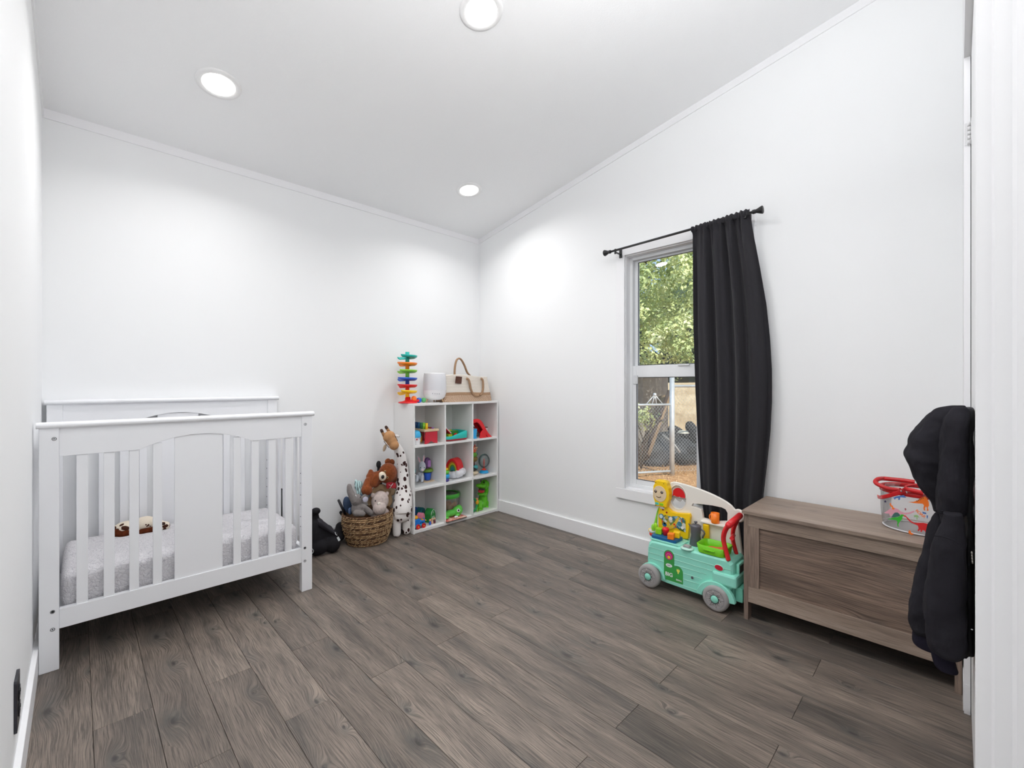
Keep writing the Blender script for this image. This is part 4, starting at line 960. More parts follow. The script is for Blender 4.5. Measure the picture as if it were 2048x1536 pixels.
for i in range(ncoil):
    z = .007 + i * (.200 / ncoil); r = brad(z) + .0052
    nst = 46
    for k_ in range(nst):
        if random.random() < .30: continue
        a = 2 * PI * (k_ + random.uniform(-.3, .3)) / nst; da = random.uniform(.05, .10)
        pts = [(BC[0] + (r + .0012) * math.cos(a + da * q), BC[1] + (r + .0012) * .93 * math.sin(a + da * q), z + (q - .5) * random.uniform(.004, .010)) for q in (0, .5, 1)]
        g.tube(pts, .0017, 4)
g.build('twine_wraps', WICK3, bk, kind='stuff')
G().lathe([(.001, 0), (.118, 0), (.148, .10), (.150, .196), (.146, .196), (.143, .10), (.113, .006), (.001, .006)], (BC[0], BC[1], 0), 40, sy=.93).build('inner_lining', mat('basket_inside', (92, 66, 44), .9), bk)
hp = [PY(680 - 4.5, 998, 2.82), PY(686, 1014, 2.815), PY(692, 1028, 2.81)]
p0, p1 = PY(677.5, 1000, 2.83), PY(690, 1027, 2.83)
g = G(); g.cap(p0, p1, .0085, .0085, 12); g.build('handle', mat('leather_black', (28, 26, 30), .5), bk)

FUR = lambda n, rgb, v=.15, **k: mat(n, rgb, .95, var=v, vscale=70, bump=.7, bscale=320, bdist=.003, spec=.08, sheen=.15, **k)
U_ = 3.03 / 880
QT = lambda x, y: (680 + x / 5.69, 840 + y / 5.69)
PT = lambda x, y, Y: PY(*QT(x, y), Y)
s5 = U_ / 5.69
# brown bear
t = thing('bear_plush', 'russet brown plush bear with white muzzle sprawled atop the basket', 'plush toy', (1.5, 2.78, .33))
BR = FUR('bear_fur', (142, 76, 42), .30)
g = G(); g.ell(PT(545, 600, 2.775), (108 * s5, 96 * s5, 118 * s5)); g.ell(PT(600, 640, 2.79), (60 * s5, 60 * s5, 80 * s5))
g.cap(PT(430, 650, 2.80), PT(350, 640, 2.81), 75 * s5, 52 * s5); g.ell(PT(390, 690, 2.78), (62 * s5, 50 * s5, 78 * s5), rot=Euler((0, -.5, 0)))
g.cap(PT(325, 690, 2.78), PT(305, 790, 2.755), 44 * s5, 62 * s5); g.cap(PT(350, 580, 2.82), PT(345, 640, 2.80), 26 * s5, 45 * s5)
g.build('body', BR, t, remesh=.004, smooth_it=3)
for x, y, yy in ((545, 470, 2.80), (588, 478, 2.80)):
    G().ell(PT(x, y, yy), (38 * s5, 20 * s5, 40 * s5)).build('ear', BR, t)
G().ell(PT(400, 680, 2.735), (50 * s5, 22 * s5, 82 * s5), rot=Euler((0, .5, 0))).build('floppy_paw', BR, t)
mz = G().ell(PT(482, 635, 2.728), (44 * s5, 34 * s5, 54 * s5), rot=Euler((0, -.3, 0))).build('muzzle', FUR('cream_fur', (238, 226, 206), .06), t)
G().ell(PT(487, 642, 2.710), (19 * s5, 12 * s5, 22 * s5)).build('nose', INK, mz)
for x, y in ((512, 580), (540, 648)):
    e = G().ell(PT(x, y, 2.722 if y < 600 else 2.724), (12 * s5, 8 * s5, 14 * s5), 12, 8).build('eye', mat('eye_amber', (210, 170, 110), .2), t); G().ell(PT(x, y, 2.718 if y < 600 else 2.720), (7 * s5, 7 * s5, 9 * s5), 10, 8).build('pupil', INK, e)
# red bandana under the bear
t = thing('red_bandana', 'dark red bandana with white print under the bear head', 'bandana', (1.56, 2.78, .33))
def band(u, v): p = PT(530 + 105 * u, 712 + 66 * v - 10 * math.sin(PI * u), 2.735 + .03 * (u - .5) ** 2); return p + Vector((0, .006 * math.sin(9 * u + 4 * v), 0))
G().grid(band, 14, 8).build('cloth', mat('bandana_red', (158, 24, 38), .8, bump=.3, bscale=120), t, solid=.003, fix=False)
G().tube([PT(565, 770, 2.728), PT(585, 745, 2.728), PT(605, 715, 2.729)], .0012, 6).tube([PT(555, 730, 2.728), PT(575, 740, 2.727), PT(600, 728, 2.728)], .001, 6).build('white_line', WHT, t)
# tan plush behind the pink one
t = thing('tan_frilled_plush', 'tan plush with a wide ruffled frill, behind the pink rhino', 'plush toy', (1.5, 2.82, .3))
g = G()
def frill(u, v):
    a = PI * (1.08 - 1.32 * u); r = (95 + 50 * v) * s5
    c0 = PT(465, 905, 2.80)
    return (c0.x + (r * 1.0 + .003 * math.sin(24 * u)) * math.cos(a), 2.805 + .008 * math.sin(26 * u) * v, c0.z + (r * 1.22 + .003 * math.sin(19 * u)) * math.sin(a))
G().grid(frill, 60, 6).build('frill', mat('tan_cloth', (190, 160, 124), .9, bump=.4, bscale=60, bdist=.004), t, solid=.006, fix=False)
G().ell(PT(470, 860, 2.84), (100 * s5, 70 * s5, 115 * s5)).ell(PT(590, 810, 2.82), (42 * s5, 40 * s5, 46 * s5)).build('body', mat('tan_plush', (196, 170, 138), .95, bump=.5, bscale=250), t, remesh=.004, smooth_it=3)
# pink rhino
t = thing('pink_rhino_plush', 'fluffy pale pink plush rhino with a small white nose horn', 'plush toy', (1.47, 2.74, .25))
PK = FUR('pale_pink_plush', (210, 194, 188), .22)
g = G(); g.ell(PT(455, 915, 2.745), (98 * s5, 80 * s5, 112 * s5)); g.ell(PT(450, 1000, 2.715), (76 * s5, 66 * s5, 76 * s5)); g.ell(PT(460, 1090, 2.77), (110 * s5, 90 * s5, 110 * s5))
g.build('body', PK, t, remesh=.004, smooth_it=2)
for x, y in ((372, 850), (535, 832)): G().ell(PT(x, y, 2.745), (22 * s5, 14 * s5, 26 * s5)).build('ear', PK, t)
G().lathe([(22 * s5, 0), (14 * s5, .012), (.0005, .02)], M=Matrix.Translation(PT(440, 950, 2.702)) @ Euler((.9, 0, 0)).to_matrix().to_4x4(), n=12).build('nose_horn', mat('horn_white', (236, 228, 218), .8), t)
for x, y in ((402, 915), (492, 912)): G().ell(PT(x, y, 2.703), (7 * s5, 5 * s5, 9 * s5), 10, 8).build('eye', INK, t)
# grey elephant
t = thing('elephant_plush', 'grey plush elephant with its trunk pointing up', 'plush toy', (1.32, 2.74, .2))
EG = FUR('elephant_fur', (136, 130, 128), .16)
g = G(); g.tube(spline([PT(105, 740, 2.78), PT(112, 800, 2.77), PT(140, 860, 2.76), PT(175, 920, 2.75)], 5), [24 * s5 + i * 1.6 * s5 for i in range(16)], 14); g.ell(PT(105, 742, 2.78), 23 * s5)
g.ell(PT(190, 905, 2.755), (62 * s5, 58 * s5, 66 * s5)); g.ell(PT(205, 1000, 2.76), (72 * s5, 64 * s5, 90 * s5)); g.cap(PT(260, 985, 2.735), PT(345, 1050, 2.725), 38 * s5, 33 * s5); g.cap(PT(180, 1055, 2.715), PT(260, 1062, 2.705), 33 * s5, 28 * s5)
g.build('body', EG, t, remesh=.004, smooth_it=2)
ea = G().ell(PT(285, 880, 2.735), (48 * s5, 12 * s5, 42 * s5), rot=Euler((0, .3, .2))).build('ear', EG, t); G().ell(PT(290, 898, 2.7285), (38 * s5, 7 * s5, 30 * s5), rot=Euler((0, .3, .2))).build('ear_lining', mat('lilac_satin', (190, 188, 206), .6), ea)
G().cap(PT(178, 850, 2.722), PT(190, 868, 2.722), 5 * s5, 4 * s5, 8).build('tusk', WHT, t)
G().ell(PT(232, 872, 2.722), (6 * s5, 5 * s5, 6 * s5), 10, 8).build('eye', INK, t)
# mint cloth plush
t = thing('mint_striped_plush', 'pale mint plush with fine dark stripes behind the elephant', 'plush toy', (1.33, 2.84, .35))
MI = bpy.data.materials.new('mint_stripe'); nt, N, L, b = nodes(MI); tc = N.new('ShaderNodeTexCoord'); wv = N.new('ShaderNodeTexWave'); wv.inputs['Scale'].default_value = 26; wv.inputs['Distortion'].default_value = 5; wv.inputs['Detail'].default_value = 1
L.new(tc.outputs['Object'], wv.inputs['Vector']); L.new(ramp(N, L, wv.outputs['Fac'], [(.12, lin((70, 90, 96))), (.24, lin((192, 222, 222)))]), b.inputs['Base Color']); b.inputs['Roughness'].default_value = .9
g = G(); g.ell(PT(215, 745, 2.85), (48 * s5, 44 * s5, 60 * s5)); g.ell(PT(235, 810, 2.84), (46 * s5, 44 * s5, 56 * s5)); g.ell(PT(186, 715, 2.85), (22 * s5, 16 * s5, 36 * s5)); g.ell(PT(180, 700, 2.86), (12 * s5, 12 * s5, 34 * s5)); g.build('body', MI, t, remesh=.004, smooth_it=2)
# light blue cloth
t = thing('blue_cloth', 'folded light blue cloth tucked among the plush toys', 'cloth', (1.4, 2.8, .3))
G().grid(lambda u, v: PT(238 + 120 * u, 838 + 50 * v + 14 * math.sin(5 * u), 2.79 + .02 * math.sin(6 * u + 3 * v)), 20, 8).build('cloth', mat('light_blue_cloth', (150, 178, 204), .85, var=.15, vscale=20), t, solid=.006, fix=False)
# navy cushion
t = thing('navy_cushion', 'dark blue denim cushion at the basket edge', 'cushion', (1.25, 2.81, .25))
G().ell(PT(84, 960, 2.83), (46 * s5, 30 * s5, 94 * s5), 20, 14, rot=Euler((0, -.18, 0))).build('cushion', mat('denim', (58, 78, 108), .85, var=.3, vscale=30, bump=.3, bscale=300), t); G().ell(PT(118, 1030, 2.80), (26 * s5, 20 * s5, 40 * s5)).build('flap', mat('denim2', (84, 104, 140), .85), t)
# black plush piece behind the bear
t = thing('black_plush', 'black plush ear showing behind the brown bear', 'plush toy', (1.46, 2.86, .45))
G().ell(PT(440, 500, 2.86), (30 * s5, 20 * s5, 44 * s5)).cap(PT(445, 530, 2.865), PT(450, 760, 2.87), 22 * s5, 34 * s5).build('body', mat('black_plush', (34, 34, 36), .95), t, remesh=.004)

# giraffe
GPT = lambda x, y, Y: PT(x, y, Y - .055)
t = thing('giraffe_plush', 'tall white plush giraffe with dark brown spots, leaning on the shelf', 'plush toy', (1.60, 2.71, 0))
GS = spotted('giraffe_spots', (234, 230, 228), (58, 34, 32), (1, 1, .8), 35, .20, .28, .22, .014)
gp = [(712, 1060, 2.752, 102), (712, 985, 2.762, 110), (718, 905, 2.772, 104), (722, 820, 2.782, 92), (716, 740, 2.79, 76), (718, 650, 2.795, 70), (712, 560, 2.80, 64), (703, 470, 2.80, 60), (690, 400, 2.80, 56), (668, 340, 2.80, 52), (630, 280, 2.80, 46)]
pts = [GPT(x, y, Y) for x, y, Y, _ in gp]; rs = [r * s5 for *_, r in gp]
def rsp(rs, n): return [v.x for v in spline([Vector((r, 0, 0)) for r in rs], n)]
g = G(); g.tube(spline(pts, 4), rsp(rs, 4), 20)
for x, y0, y1, Y in ((645, 1090, 1288, 2.775), (757, 1085, 1262, 2.772)):
    a = GPT(x, y0, Y); b_ = GPT(x, y1, Y); fz = 44 * s5; b_.z = .0445 + .0; g.cap(a, (b_.x, b_.y, fz), 52 * s5, 46 * s5, 18)
g.ell(GPT(712, 1070, 2.752), (104 * s5, 70 * s5, 90 * s5), 20, 14)
g.build('body', GS, t, remesh=.0045, smooth_it=4)
HD = mat('giraffe_face', (188, 140, 96), .9, var=.12, vscale=50, bump=.4, bscale=300, bdist=.002)
hd = G(); hd.ell(GPT(560, 185, 2.79), (72 * s5, 62 * s5, 66 * s5), rot=Euler((0, -.5, 0))); hd.ell(GPT(590, 235, 2.78), (62 * s5, 56 * s5, 70 * s5), rot=Euler((0, -.6, 0))); hd.ell(GPT(615, 280, 2.765), (56 * s5, 52 * s5, 56 * s5))
hd.build('head', HD, t, remesh=.004, smooth_it=3)
for (a, b_) in (((505, 180), (472, 112)), ((560, 130), (525, 75))):
    h_ = G().cap(GPT(*a, 2.80), GPT(*b_, 2.80), 18 * s5, 15 * s5, 12).build('horn', HD, t); q = GPT(*a, 2.80).lerp(GPT(*b_, 2.80), .80); G().cap(q, GPT(*b_, 2.80), 17.5 * s5, 16.5 * s5, 12).build('horn_tip', mat('tip_brown', (74, 52, 44), .9), h_)
e1 = G().ell(GPT(508, 312, 2.80), (20 * s5, 10 * s5, 42 * s5), rot=Euler((0, .35, 0))).build('ear', mat('ear_tan', (180, 160, 138), .9), t)
G().ell(GPT(648, 178, 2.80), (34 * s5, 12 * s5, 16 * s5), rot=Euler((0, .3, 0))).build('ear', GS, t)
G().tube([GPT(500, 235, 2.78), GPT(525, 270, 2.765), GPT(560, 310, 2.755)], 4 * s5, 6).tube([GPT(612, 160, 2.77), GPT(628, 190, 2.765), GPT(650, 235, 2.762)], 9 * s5, 6).build('dark_stripe', mat('tip_brown', (74, 52, 44), .9), t)

# black cloth bag on the floor by the crib
QU = lambda x, y: (590 + x / 10.97, 980 + y / 10.97)
PU = lambda x, y, Y: PY(*QU(x, y), Y)
u5 = 2.95 / 880 / 10.97
t = thing('black_bag', 'soft black bag slumped on the floor beside the crib, white tag', 'bag', (1.09, 2.76, 0))
BK = mat('black_cloth', (30, 29, 33), .8, bump=.3, bscale=250, bdist=.002, spec=.2)
g = G(); g.ell(PU(455, 455, 2.78), (95 * u5, 80 * u5, 72 * u5)); g.cap(PU(440, 480, 2.79), PU(430, 700, 2.80), 60 * u5, 110 * u5)
p = PU(520, 1000, 2.79); g.ell((p.x - .02, 2.80, .115), (.075, .07, .115)); g.ell((1.135, 2.755, .055), (.052, .05, .055)); g.ell((1.06, 2.775, .06), (.07, .06, .06)); g.ell((1.115, 2.79, .10), (.048, .05, .07))
g.build('body', BK, t, remesh=.005, smooth_it=3)
def flap(u, v):
    x = 500 + 420 * u; y = 615 + 330 * u ** 1.3 + v * (150 + 40 * math.sin(PI * u)) * (1 - .55 * u)
    return PU(x, y, 2.735 - .012 * math.sin(PI * v) + .004 * math.sin(8 * u))
G().grid(flap, 20, 10).build('flap', mat('black_cloth2', (38, 36, 44), .7, bump=.3, bscale=250), t, solid=.008, fix=False)
g = G(); g.cap(PU(1000, 800, 2.87), PU(1120, 760, 2.87), 110 * u5, 100 * u5); g.cap(PU(1010, 480, 2.89), PU(1080, 580, 2.88), 40 * u5, 40 * u5); g.cap(PU(960, 900, 2.86), PU(1000, 1010, 2.85), 90 * u5, 90 * u5)
g.ell((1.20, 2.87, .05), (.05, .045, .05)); g.build('side_pocket', BK, t, remesh=.005, smooth_it=3)
tg = G(); tg.prism(rrect(-.0065, -.014, .0065, .014, .002), 0, .0012, M=Matrix.Translation(PU(955, 1060, 2.715)) @ Euler((PI / 2, -.45, 0)).to_matrix().to_4x4()); tg.tube([PU(880, 915, 2.722), PU(890, 960, 2.718), PU(925, 985, 2.716)], .002, 6)
tg.build('paper_tag', mat('tag_paper', (214, 220, 222), .6), t)
G().tube([PU(360 + 45 * math.cos(a_), 1330 + 52 * math.sin(a_), 2.73) for a_ in [k_ * PI / 8 for k_ in range(16)]], .0014, 6, closed=True).build('white_ring_print', mat('tag_paper', (214, 220, 222), .6), t)
G().cyl((.893, 2.915, .10), (.893, 2.925, .405), .006, 12).ell((.893, 2.925, .405), .0075, 10, 8).build('strap', BLACKM, t)
# ================================================================== toy camper van (local frame: x towards the lens, y towards the wall)
VO = Vector((2.124, 1.112, 0))
van = thing('toy_camper_van', 'mint green toy camper van play centre with kitchen and smiling lantern', 'toy', VO, -PI / 2, local=True)
def VL(x, y, off):
    px, py = 1270 + x / 5.12, 940 + y / 5.12
    p = PX(px, py, VO.x + off); return Vector((VO.y - p.y, p.x - VO.x, p.z))
def vb(g, name, m, par=van, **k): return g.build(name, m, par, local=True, **k)
def P2(pts, off): return [(v.x, v.z) for v in (VL(x, y, off) for x, y in pts)]
OF = .010
bodyp = [(-.036, .062), (-.038, .135), (-.036, .190), (-.030, .222), (-.018, .236), (.00, .239), (.360, .243), (.376, .240), (.388, .228), (.391, .196), (.391, .150), (.391, .122), (.384, .110), (.290, .040), (.060, .043), (-.020, .052)]
G().prism(bodyp, -.095, .075, M=Matrix.Translation((0, OF + .075, 0)) @ FRONT)
g = G()
secs = []
for d_, ins in ((0, .010), (.006, .003), (.014, 0), (.150, 0), (.158, .004), (.163, .010)):
    cxm = .177; secs.append([(x + (ins if x < cxm else -ins), OF + d_, z - (ins if z > .2 else 0)) for x, z in bodyp])
g.loft(secs, smooth=False); vb(g, 'body', MINT, bevel=.002)
# rear bumper ledge and fender
g = G(); g.box((.300, -.004, .122), (.409, OF + .150, .178)); vb(g, 'rear_bumper', MINT, bevel=.010)
fn = arc(.318, .044, .088, 8, 175, 14)
fi = arc(.318, .044, .062, 175, 8, 14)
vb(G().prism(fn + fi, -.012, .012, M=Matrix.Translation((0, OF - .008, 0)) @ FRONT), 'wheel_arch', MINT, bevel=.003)
vb(G().prism(arc(-.004, .052, .072, 5, 150, 12) + arc(-.004, .052, .060, 150, 5, 12), -.006, .006, M=Matrix.Translation((0, OF - .004, 0)) @ FRONT), 'wheel_arch', MINT, bevel=.002)
RIDG = pl('mint_light', (188, 238, 222))
g = G()
for za, zb, xa, xb in ((.203, .199, -.029, .384), (.174, .172, -.030, .300), (.146, .148, -.030, .270), (.118, .120, .055, .250), (.088, .090, .055, .235), (.058, .056, .055, .262)):
    g.tube([(xa, OF - .0006, za), (xb, OF - .0006, zb)], .0011, 6)
vb(g, 'side_ridges', RIDG)
vb(G().box((.392, .03, .055), (.425, .15, .120)).cbox((.36, .09, .09), (.06, .12, .08)), 'rear_box', pl('mint_shade', (120, 200, 178)), bevel=.004)
# rear plate frame
g = G(); g.box((.392, .045, .168), (.405, .125, .222)); pf = vb(g, 'plate_frame', MINT, bevel=.004); vb(G().box((.4052, .055, .180), (.4065, .115, .212)), 'plate', pl('slate', (52, 62, 62)), pf)
# wheels
RUB = mat('grey_tyre', (160, 157, 156), .6); HUBM = mat('grey_hub', (150, 148, 150), .5)
def wheel(x, y0, y1, seen=True):
    r = .0585; y = y0
    tyre = G().lathe([(.030, 0), (r - .012, -.002), (r - .004, .001), (r, .007), (r, .028), (r - .005, .033), (.02, .033)], M=Matrix.Translation((x, y, r)) @ Euler((-PI / 2, 0, 0)).to_matrix().to_4x4(), n=48)
    t_ = vb(tyre, 'wheel', RUB)
    if not seen: return
    rim = G(); M = Matrix.Translation((x, y - .001, r)) @ Euler((-PI / 2, 0, 0)).to_matrix().to_4x4()
    rim.lathe([(.043, -.001), (.044, .004), (.0405, .004), (.0405, -.001), (.043, -.001)], M=M, n=40, cap=False)
    rim.lathe([(.001, .003), (.041, .003)], M=M, n=40, cap=False)
    vb(rim, 'rim', HUBM, t_)
    star = G()
    for k_ in range(8):
        a = k_ * PI / 4 + .2
        for s_ in (-1, 1):
            p = (x + .040 * math.cos(a), y - .002, r + .040 * math.sin(a)); q = (x + .019 * math.cos(a + s_ * .36), y - .002, r + .019 * math.sin(a + s_ * .36)); star.tube([q, p], .0014, 5)
    for rr in (.030, .036): star.tube([(x + rr * math.cos(u_), y - .0005, r + rr * math.sin(u_)) for u_ in [k_ * PI / 18 for k_ in range(36)]], .0007, 5, closed=True)
    vb(star, 'spokes', mat('hub_light', (180, 176, 176), .5), t_)
    vb(G().lathe([(.001, -.006), (.015, -.006), (.017, -.003), (.017, .003)], M=M, n=32), 'hub_cap', MINT, t_)
    vb(G().lathe([(.0175, -.003), (.0185, -.0035), (.0195, -.003), (.0195, .002)], M=M, n=32, cap=False), 'hub_ring', mat('hub_dark', (70, 90, 84), .5), t_)
wheel(-.014, -.022, 0); wheel(.322, -.024, 0); wheel(-.014, .150, 0, False); wheel(.322, .150, 0, False)
vb(G().cyl((-.014, 0, .0585), (-.014, .15, .0585), .006).cyl((.322, 0, .0585), (.322, .15, .0585), .006), 'axle', DGREY)
# green sticker with print
st = [(.058, .060), (.058, .186)] + arc(.085, .186, .027, 180, 0, 10) + [(.112, .140)] + arc(.130, .118, .0265, 110, 0, 8) + [(.157, .062)]
GM = mat('sticker_green', (60, 160, 75), .45)
sk = flat_shape('side_sticker', [st], .001, Matrix.Translation((0, OF - .0012, 0)) @ FRONT, GM, van, local=True)
fy = OF - .0019
for r, m, dz in ((.021, pl('magenta', (190, 30, 110)), 0), (.0155, pl('rose', (225, 90, 150)), -.003), (.011, pl('orchid', (190, 60, 130)), -.005), (.0075, YEL, -.008)):
    fy -= .0003; flat_shape('sun_print', [arc(.085, .186 + dz, r, 0, 360, 24)[:-1]], .0003, Matrix.Translation((0, fy, 0)) @ FRONT, m, sk, local=True)
flat_shape('oval_print', [arc(.085, .136, .017, 0, 360, 24, .009)[:-1]], .0004, Matrix.Translation((0, OF - .0022, 0)) @ FRONT, WHT, sk, local=True)
tulip = [(-.008, .010), (-.004, .004), (0, .011), (.004, .004), (.008, .010), (.008, -.002), (.003, -.007), (.003, -.014), (-.003, -.014), (-.003, -.007), (-.008, -.002)]
flat_shape('tulip_print', [[(x + .133, z + .122) for x, z in tulip]], .0004, Matrix.Translation((0, OF - .0022, 0)) @ FRONT, pl('pale_yellow', (240, 230, 110)), sk, local=True)
TM = lambda x, z, y=OF - .0024, rz=0: Matrix.Translation((x, y, z)) @ FRONT @ Euler((0, 0, rz)).to_matrix().to_4x4()
text('lettering', 'ABC', .010, TM(.085, .136, OF - .0027), pl('grey_ink', (90, 90, 130)), sk, .0002, True)
text('lettering', 'BIG', .026, TM(.085, .090), WHT, sk, .0003, True, .0006)
text('lettering', 'SMALL', .0105, TM(.137, .076), WHT, sk, .0003, True, .0003)
# tail light, screws, knob
tl = vb(G().prism(arc(0, 0, .021, 0, 360, 20, .0145)[:-1], 0, .003, M=Matrix.Translation((.329, OF - .0005, .197)) @ FRONT @ Euler((0, 0, -.1)).to_matrix().to_4x4()), 'tail_light_rim', RIDG, bevel=.001)
vb(G().prism(arc(0, 0, .0185, 0, 360, 20, .012)[:-1], 0, .0015, M=Matrix.Translation((.329, OF - .0037, .197)) @ FRONT @ Euler((0, 0, -.1)).to_matrix().to_4x4()), 'tail_light', pl('ruby', (196, 30, 55)), tl)
sc_ = VL(587, 1097, OF); vb(G().cyl((sc_.x, OF + .002, sc_.z), (sc_.x, OF - .003, sc_.z), .006, 16), 'screw', DGREY)
# top deck: stove plate, blue tray and blocks
k_ = PZ(1270 + 535 / 5.12, 940 + 788 / 5.12, .246); kp = Vector((VO.y - k_.y, k_.x - VO.x, 0))
sv = vb(G().lathe([(.030, .0), (.030, .004), (.026, .007), (.001, .007)], (kp.x, kp.y, .240), 10, sx=1.1), 'stove_plate', pl('mint_pale', (190, 232, 220)))
vb(G().cbox((kp.x, kp.y, .252), (.034, .026, .012)), 'stove_knob', GREY, sv, bevel=.004)
vb(G().prism(rrect(-.030, .016, .140, .125, .02), .238, .247), 'raised_deck', MINT, bevel=.003)
trp = [VL(185, 690, .05), VL(400, 755, .03), VL(490, 690, .09)]
bt = vb(G().prism(rrect(-.022, .024, .112, .112, .010), .247, .262), 'blue_tray', pl('petrol', (20, 95, 150)), bevel=.002)
def block(cx_, cy_, z, s_, m, nm, rz=0, h=None):
    M = Matrix.Translation((cx_, cy_, z)) @ Euler((0, 0, rz)).to_matrix().to_4x4(); return vb(G().cbox((0, 0, 0), (s_, s_, h or s_), M), nm, m, van, bevel=.003)
for x, y, off, nm, m, kind in ((246, 655, .070, 'green_block', pl('limegreen', (150, 210, 30)), 0), (315, 612, .075, 'red_block', RED, 1), (370, 682, .038, 'orange_block', ORG_, 0), (428, 640, .080, 'yellow_block', YEL, 0)):
    p = VL(x, y, off)
    if kind: vb(G().lathe([(.001, .262 - p.z), (.014, .262 - p.z), (.016, -.004), (.019, .004), (.015, .013), (.001, .016)], p, 16), nm, m)
    else: block(p.x, p.y, .262 + .015, .032, m, nm, .25, .030)
for x, y, off, m, r, nm in ((178, 645, .13, pl('tomato', (238, 60, 40)), .016, 'red_ball'), (160, 612, .15, YEL, .012, 'yellow_ball'), (190, 585, .13, LIME, .017, 'lime_disc'), (212, 575, .10, pl('limegreen', (150, 210, 30)), .016, 'green_disc')):
    p = VL(x, y, off)
    if 'disc' in nm: vb(G().ell(p, (.013, .010, .021), 16, 10), nm, m)
    else: vb(G().ell(p, r, 16, 12), nm, m)
p = VL(175, 690, .13); vb(G().lathe([(.016, .0), (.019, .008), (.020, .014), (.019, .014), (.016, .008), (.001, .002)], (p.x + .004, p.y, .238), 20), 'cup', WHT)
pts = [VL(x, y, .13) for x, y in ((240, 385), (225, 450), (215, 520), (200, 590))]
vb(G().tube(spline(pts, 4), [.003, .003, .0035, .004, .0045, .005, .006, .007, .008, .009, .009, .009, .009][:13], 8), 'lime_lever', LIME)
# backboard
BO = .165
IV = pl('ivory', (236, 232, 224))
outl = P2([(330, 345), (350, 200), (352, 150), (372, 130), (410, 123), (470, 135), (560, 160), (680, 200), (800, 250), (880, 290), (940, 325), (985, 360), (1025, 405), (1060, 402), (1095, 420), (1116, 455), (1115, 490), (1098, 515), (1075, 522), (1055, 515), (1070, 640), (1097, 860), (800, 830), (560, 690), (250, 640), (250, 380)], BO)
cen = VL(447, 272, BO); hole = arc(cen.x, cen.z, .046, 0, 360, 28, .064)[:-1]
slot = P2([(585, 352), (600, 332), (680, 338), (800, 352), (895, 372), (935, 392), (957, 430), (955, 520), (820, 520), (700, 487), (695, 440), (685, 400), (640, 380), (590, 366)], BO)
bdb = flat_shape('backboard', [outl, hole, slot], .016, Matrix.Translation((0, BO, 0)) @ FRONT, IV, van, bevel=.0015, local=True)
# raised rim along the top edge
top = [Vector((x, BO, z)) for x, z in outl[1:20]]
vb(G().tube(spline(top, 3), .0045, 8), 'backboard_rim', IV)
vb(G().tube([(cen.x + .047 * math.cos(u_), BO - .008, cen.z + .065 * math.sin(u_)) for u_ in [k_ * PI / 20 for k_ in range(40)]], .003, 6, closed=True), 'porthole_ring', IV)
# porthole: red awning above, white cloud shape below
hr_ = [(math.cos(math.radians(a_)) * .0445 + cen.x, math.sin(math.radians(a_)) * .062 + cen.z) for a_ in range(0, 181, 10)]
aw = P2([(378, 275), (395, 280), (412, 268), (430, 285), (448, 288), (463, 275), (478, 290), (500, 298)], BO)
red_half = [q for q in hr_ if True]
red_poly = [(min(max(x, cen.x - .030), cen.x + .044), z) for x, z in arc(cen.x, cen.z + .004, .036, 5, 165, 16, .045)] + [(cen.x - .034, cen.z + .0), (cen.x - .022, cen.z + .006), (cen.x - .008, cen.z - .004), (cen.x + .006, cen.z + .004), (cen.x + .020, cen.z - .005), (cen.x + .036, cen.z - .003)]
vb(G().prism(hr_, -.001, .001, M=Matrix.Translation((0, BO + .002, 0)) @ FRONT), 'porthole_plate', IV)
vb(G().prism(red_poly, -.001, .001, M=Matrix.Translation((0, BO - .001, 0)) @ FRONT), 'red_awning', RED)
lowr = arc(cen.x, cen.z, .0455, 180, 360, 18, .063)
vb(G().tube([(cen.x - .045, BO - .002, cen.z), (cen.x + .045, BO - .002, cen.z - .002)], .002, 6), 'crossbar', GREY)
cloud = [(cen.x - .045, cen.z - .002), (cen.x - .043, cen.z - .020), (cen.x - .030, cen.z - .030), (cen.x - .020, cen.z - .010), (cen.x - .005, cen.z - .020), (cen.x + .008, cen.z - .024), (cen.x + .022, cen.z - .010), (cen.x + .036, cen.z - .022), (cen.x + .044, cen.z - .014), (cen.x + .045, cen.z - .002)]
vb(G().prism(cloud, -.001, .001, M=Matrix.Translation((0, BO + .001, 0)) @ FRONT), 'grey_valance', pl('pale_grey', (186, 184, 182)))
# shelf under the slot with orange mug
sp0, sp1 = VL(690, 492, BO), VL(945, 545, BO)
vb(G().box((sp0.x, BO - .030, sp0.z - .014), (sp1.x + .008, BO + .006, sp0.z - .004)), 'mug_shelf', IV, bevel=.003)
p = VL(820, 468, BO - .015)
mg = vb(G().lathe([(.001, 0), (.0185, 0), (.0195, .002), (.0205, .050), (.0185, .050), (.0175, .006), (.001, .004)], (p.x, BO - .014, sp0.z - .0035), 28), 'mug', pl('mug_orange', (250, 130, 30)))
vb(G().tube([(p.x - .018 + -.010 * math.sin(u_), BO - .014, sp0.z + .022 + .014 * math.cos(u_)) for u_ in [k_ * PI / 10 for k_ in range(11)]], .003, 8), 'mug_handle', pl('mug_orange', (250, 130, 30)), mg)
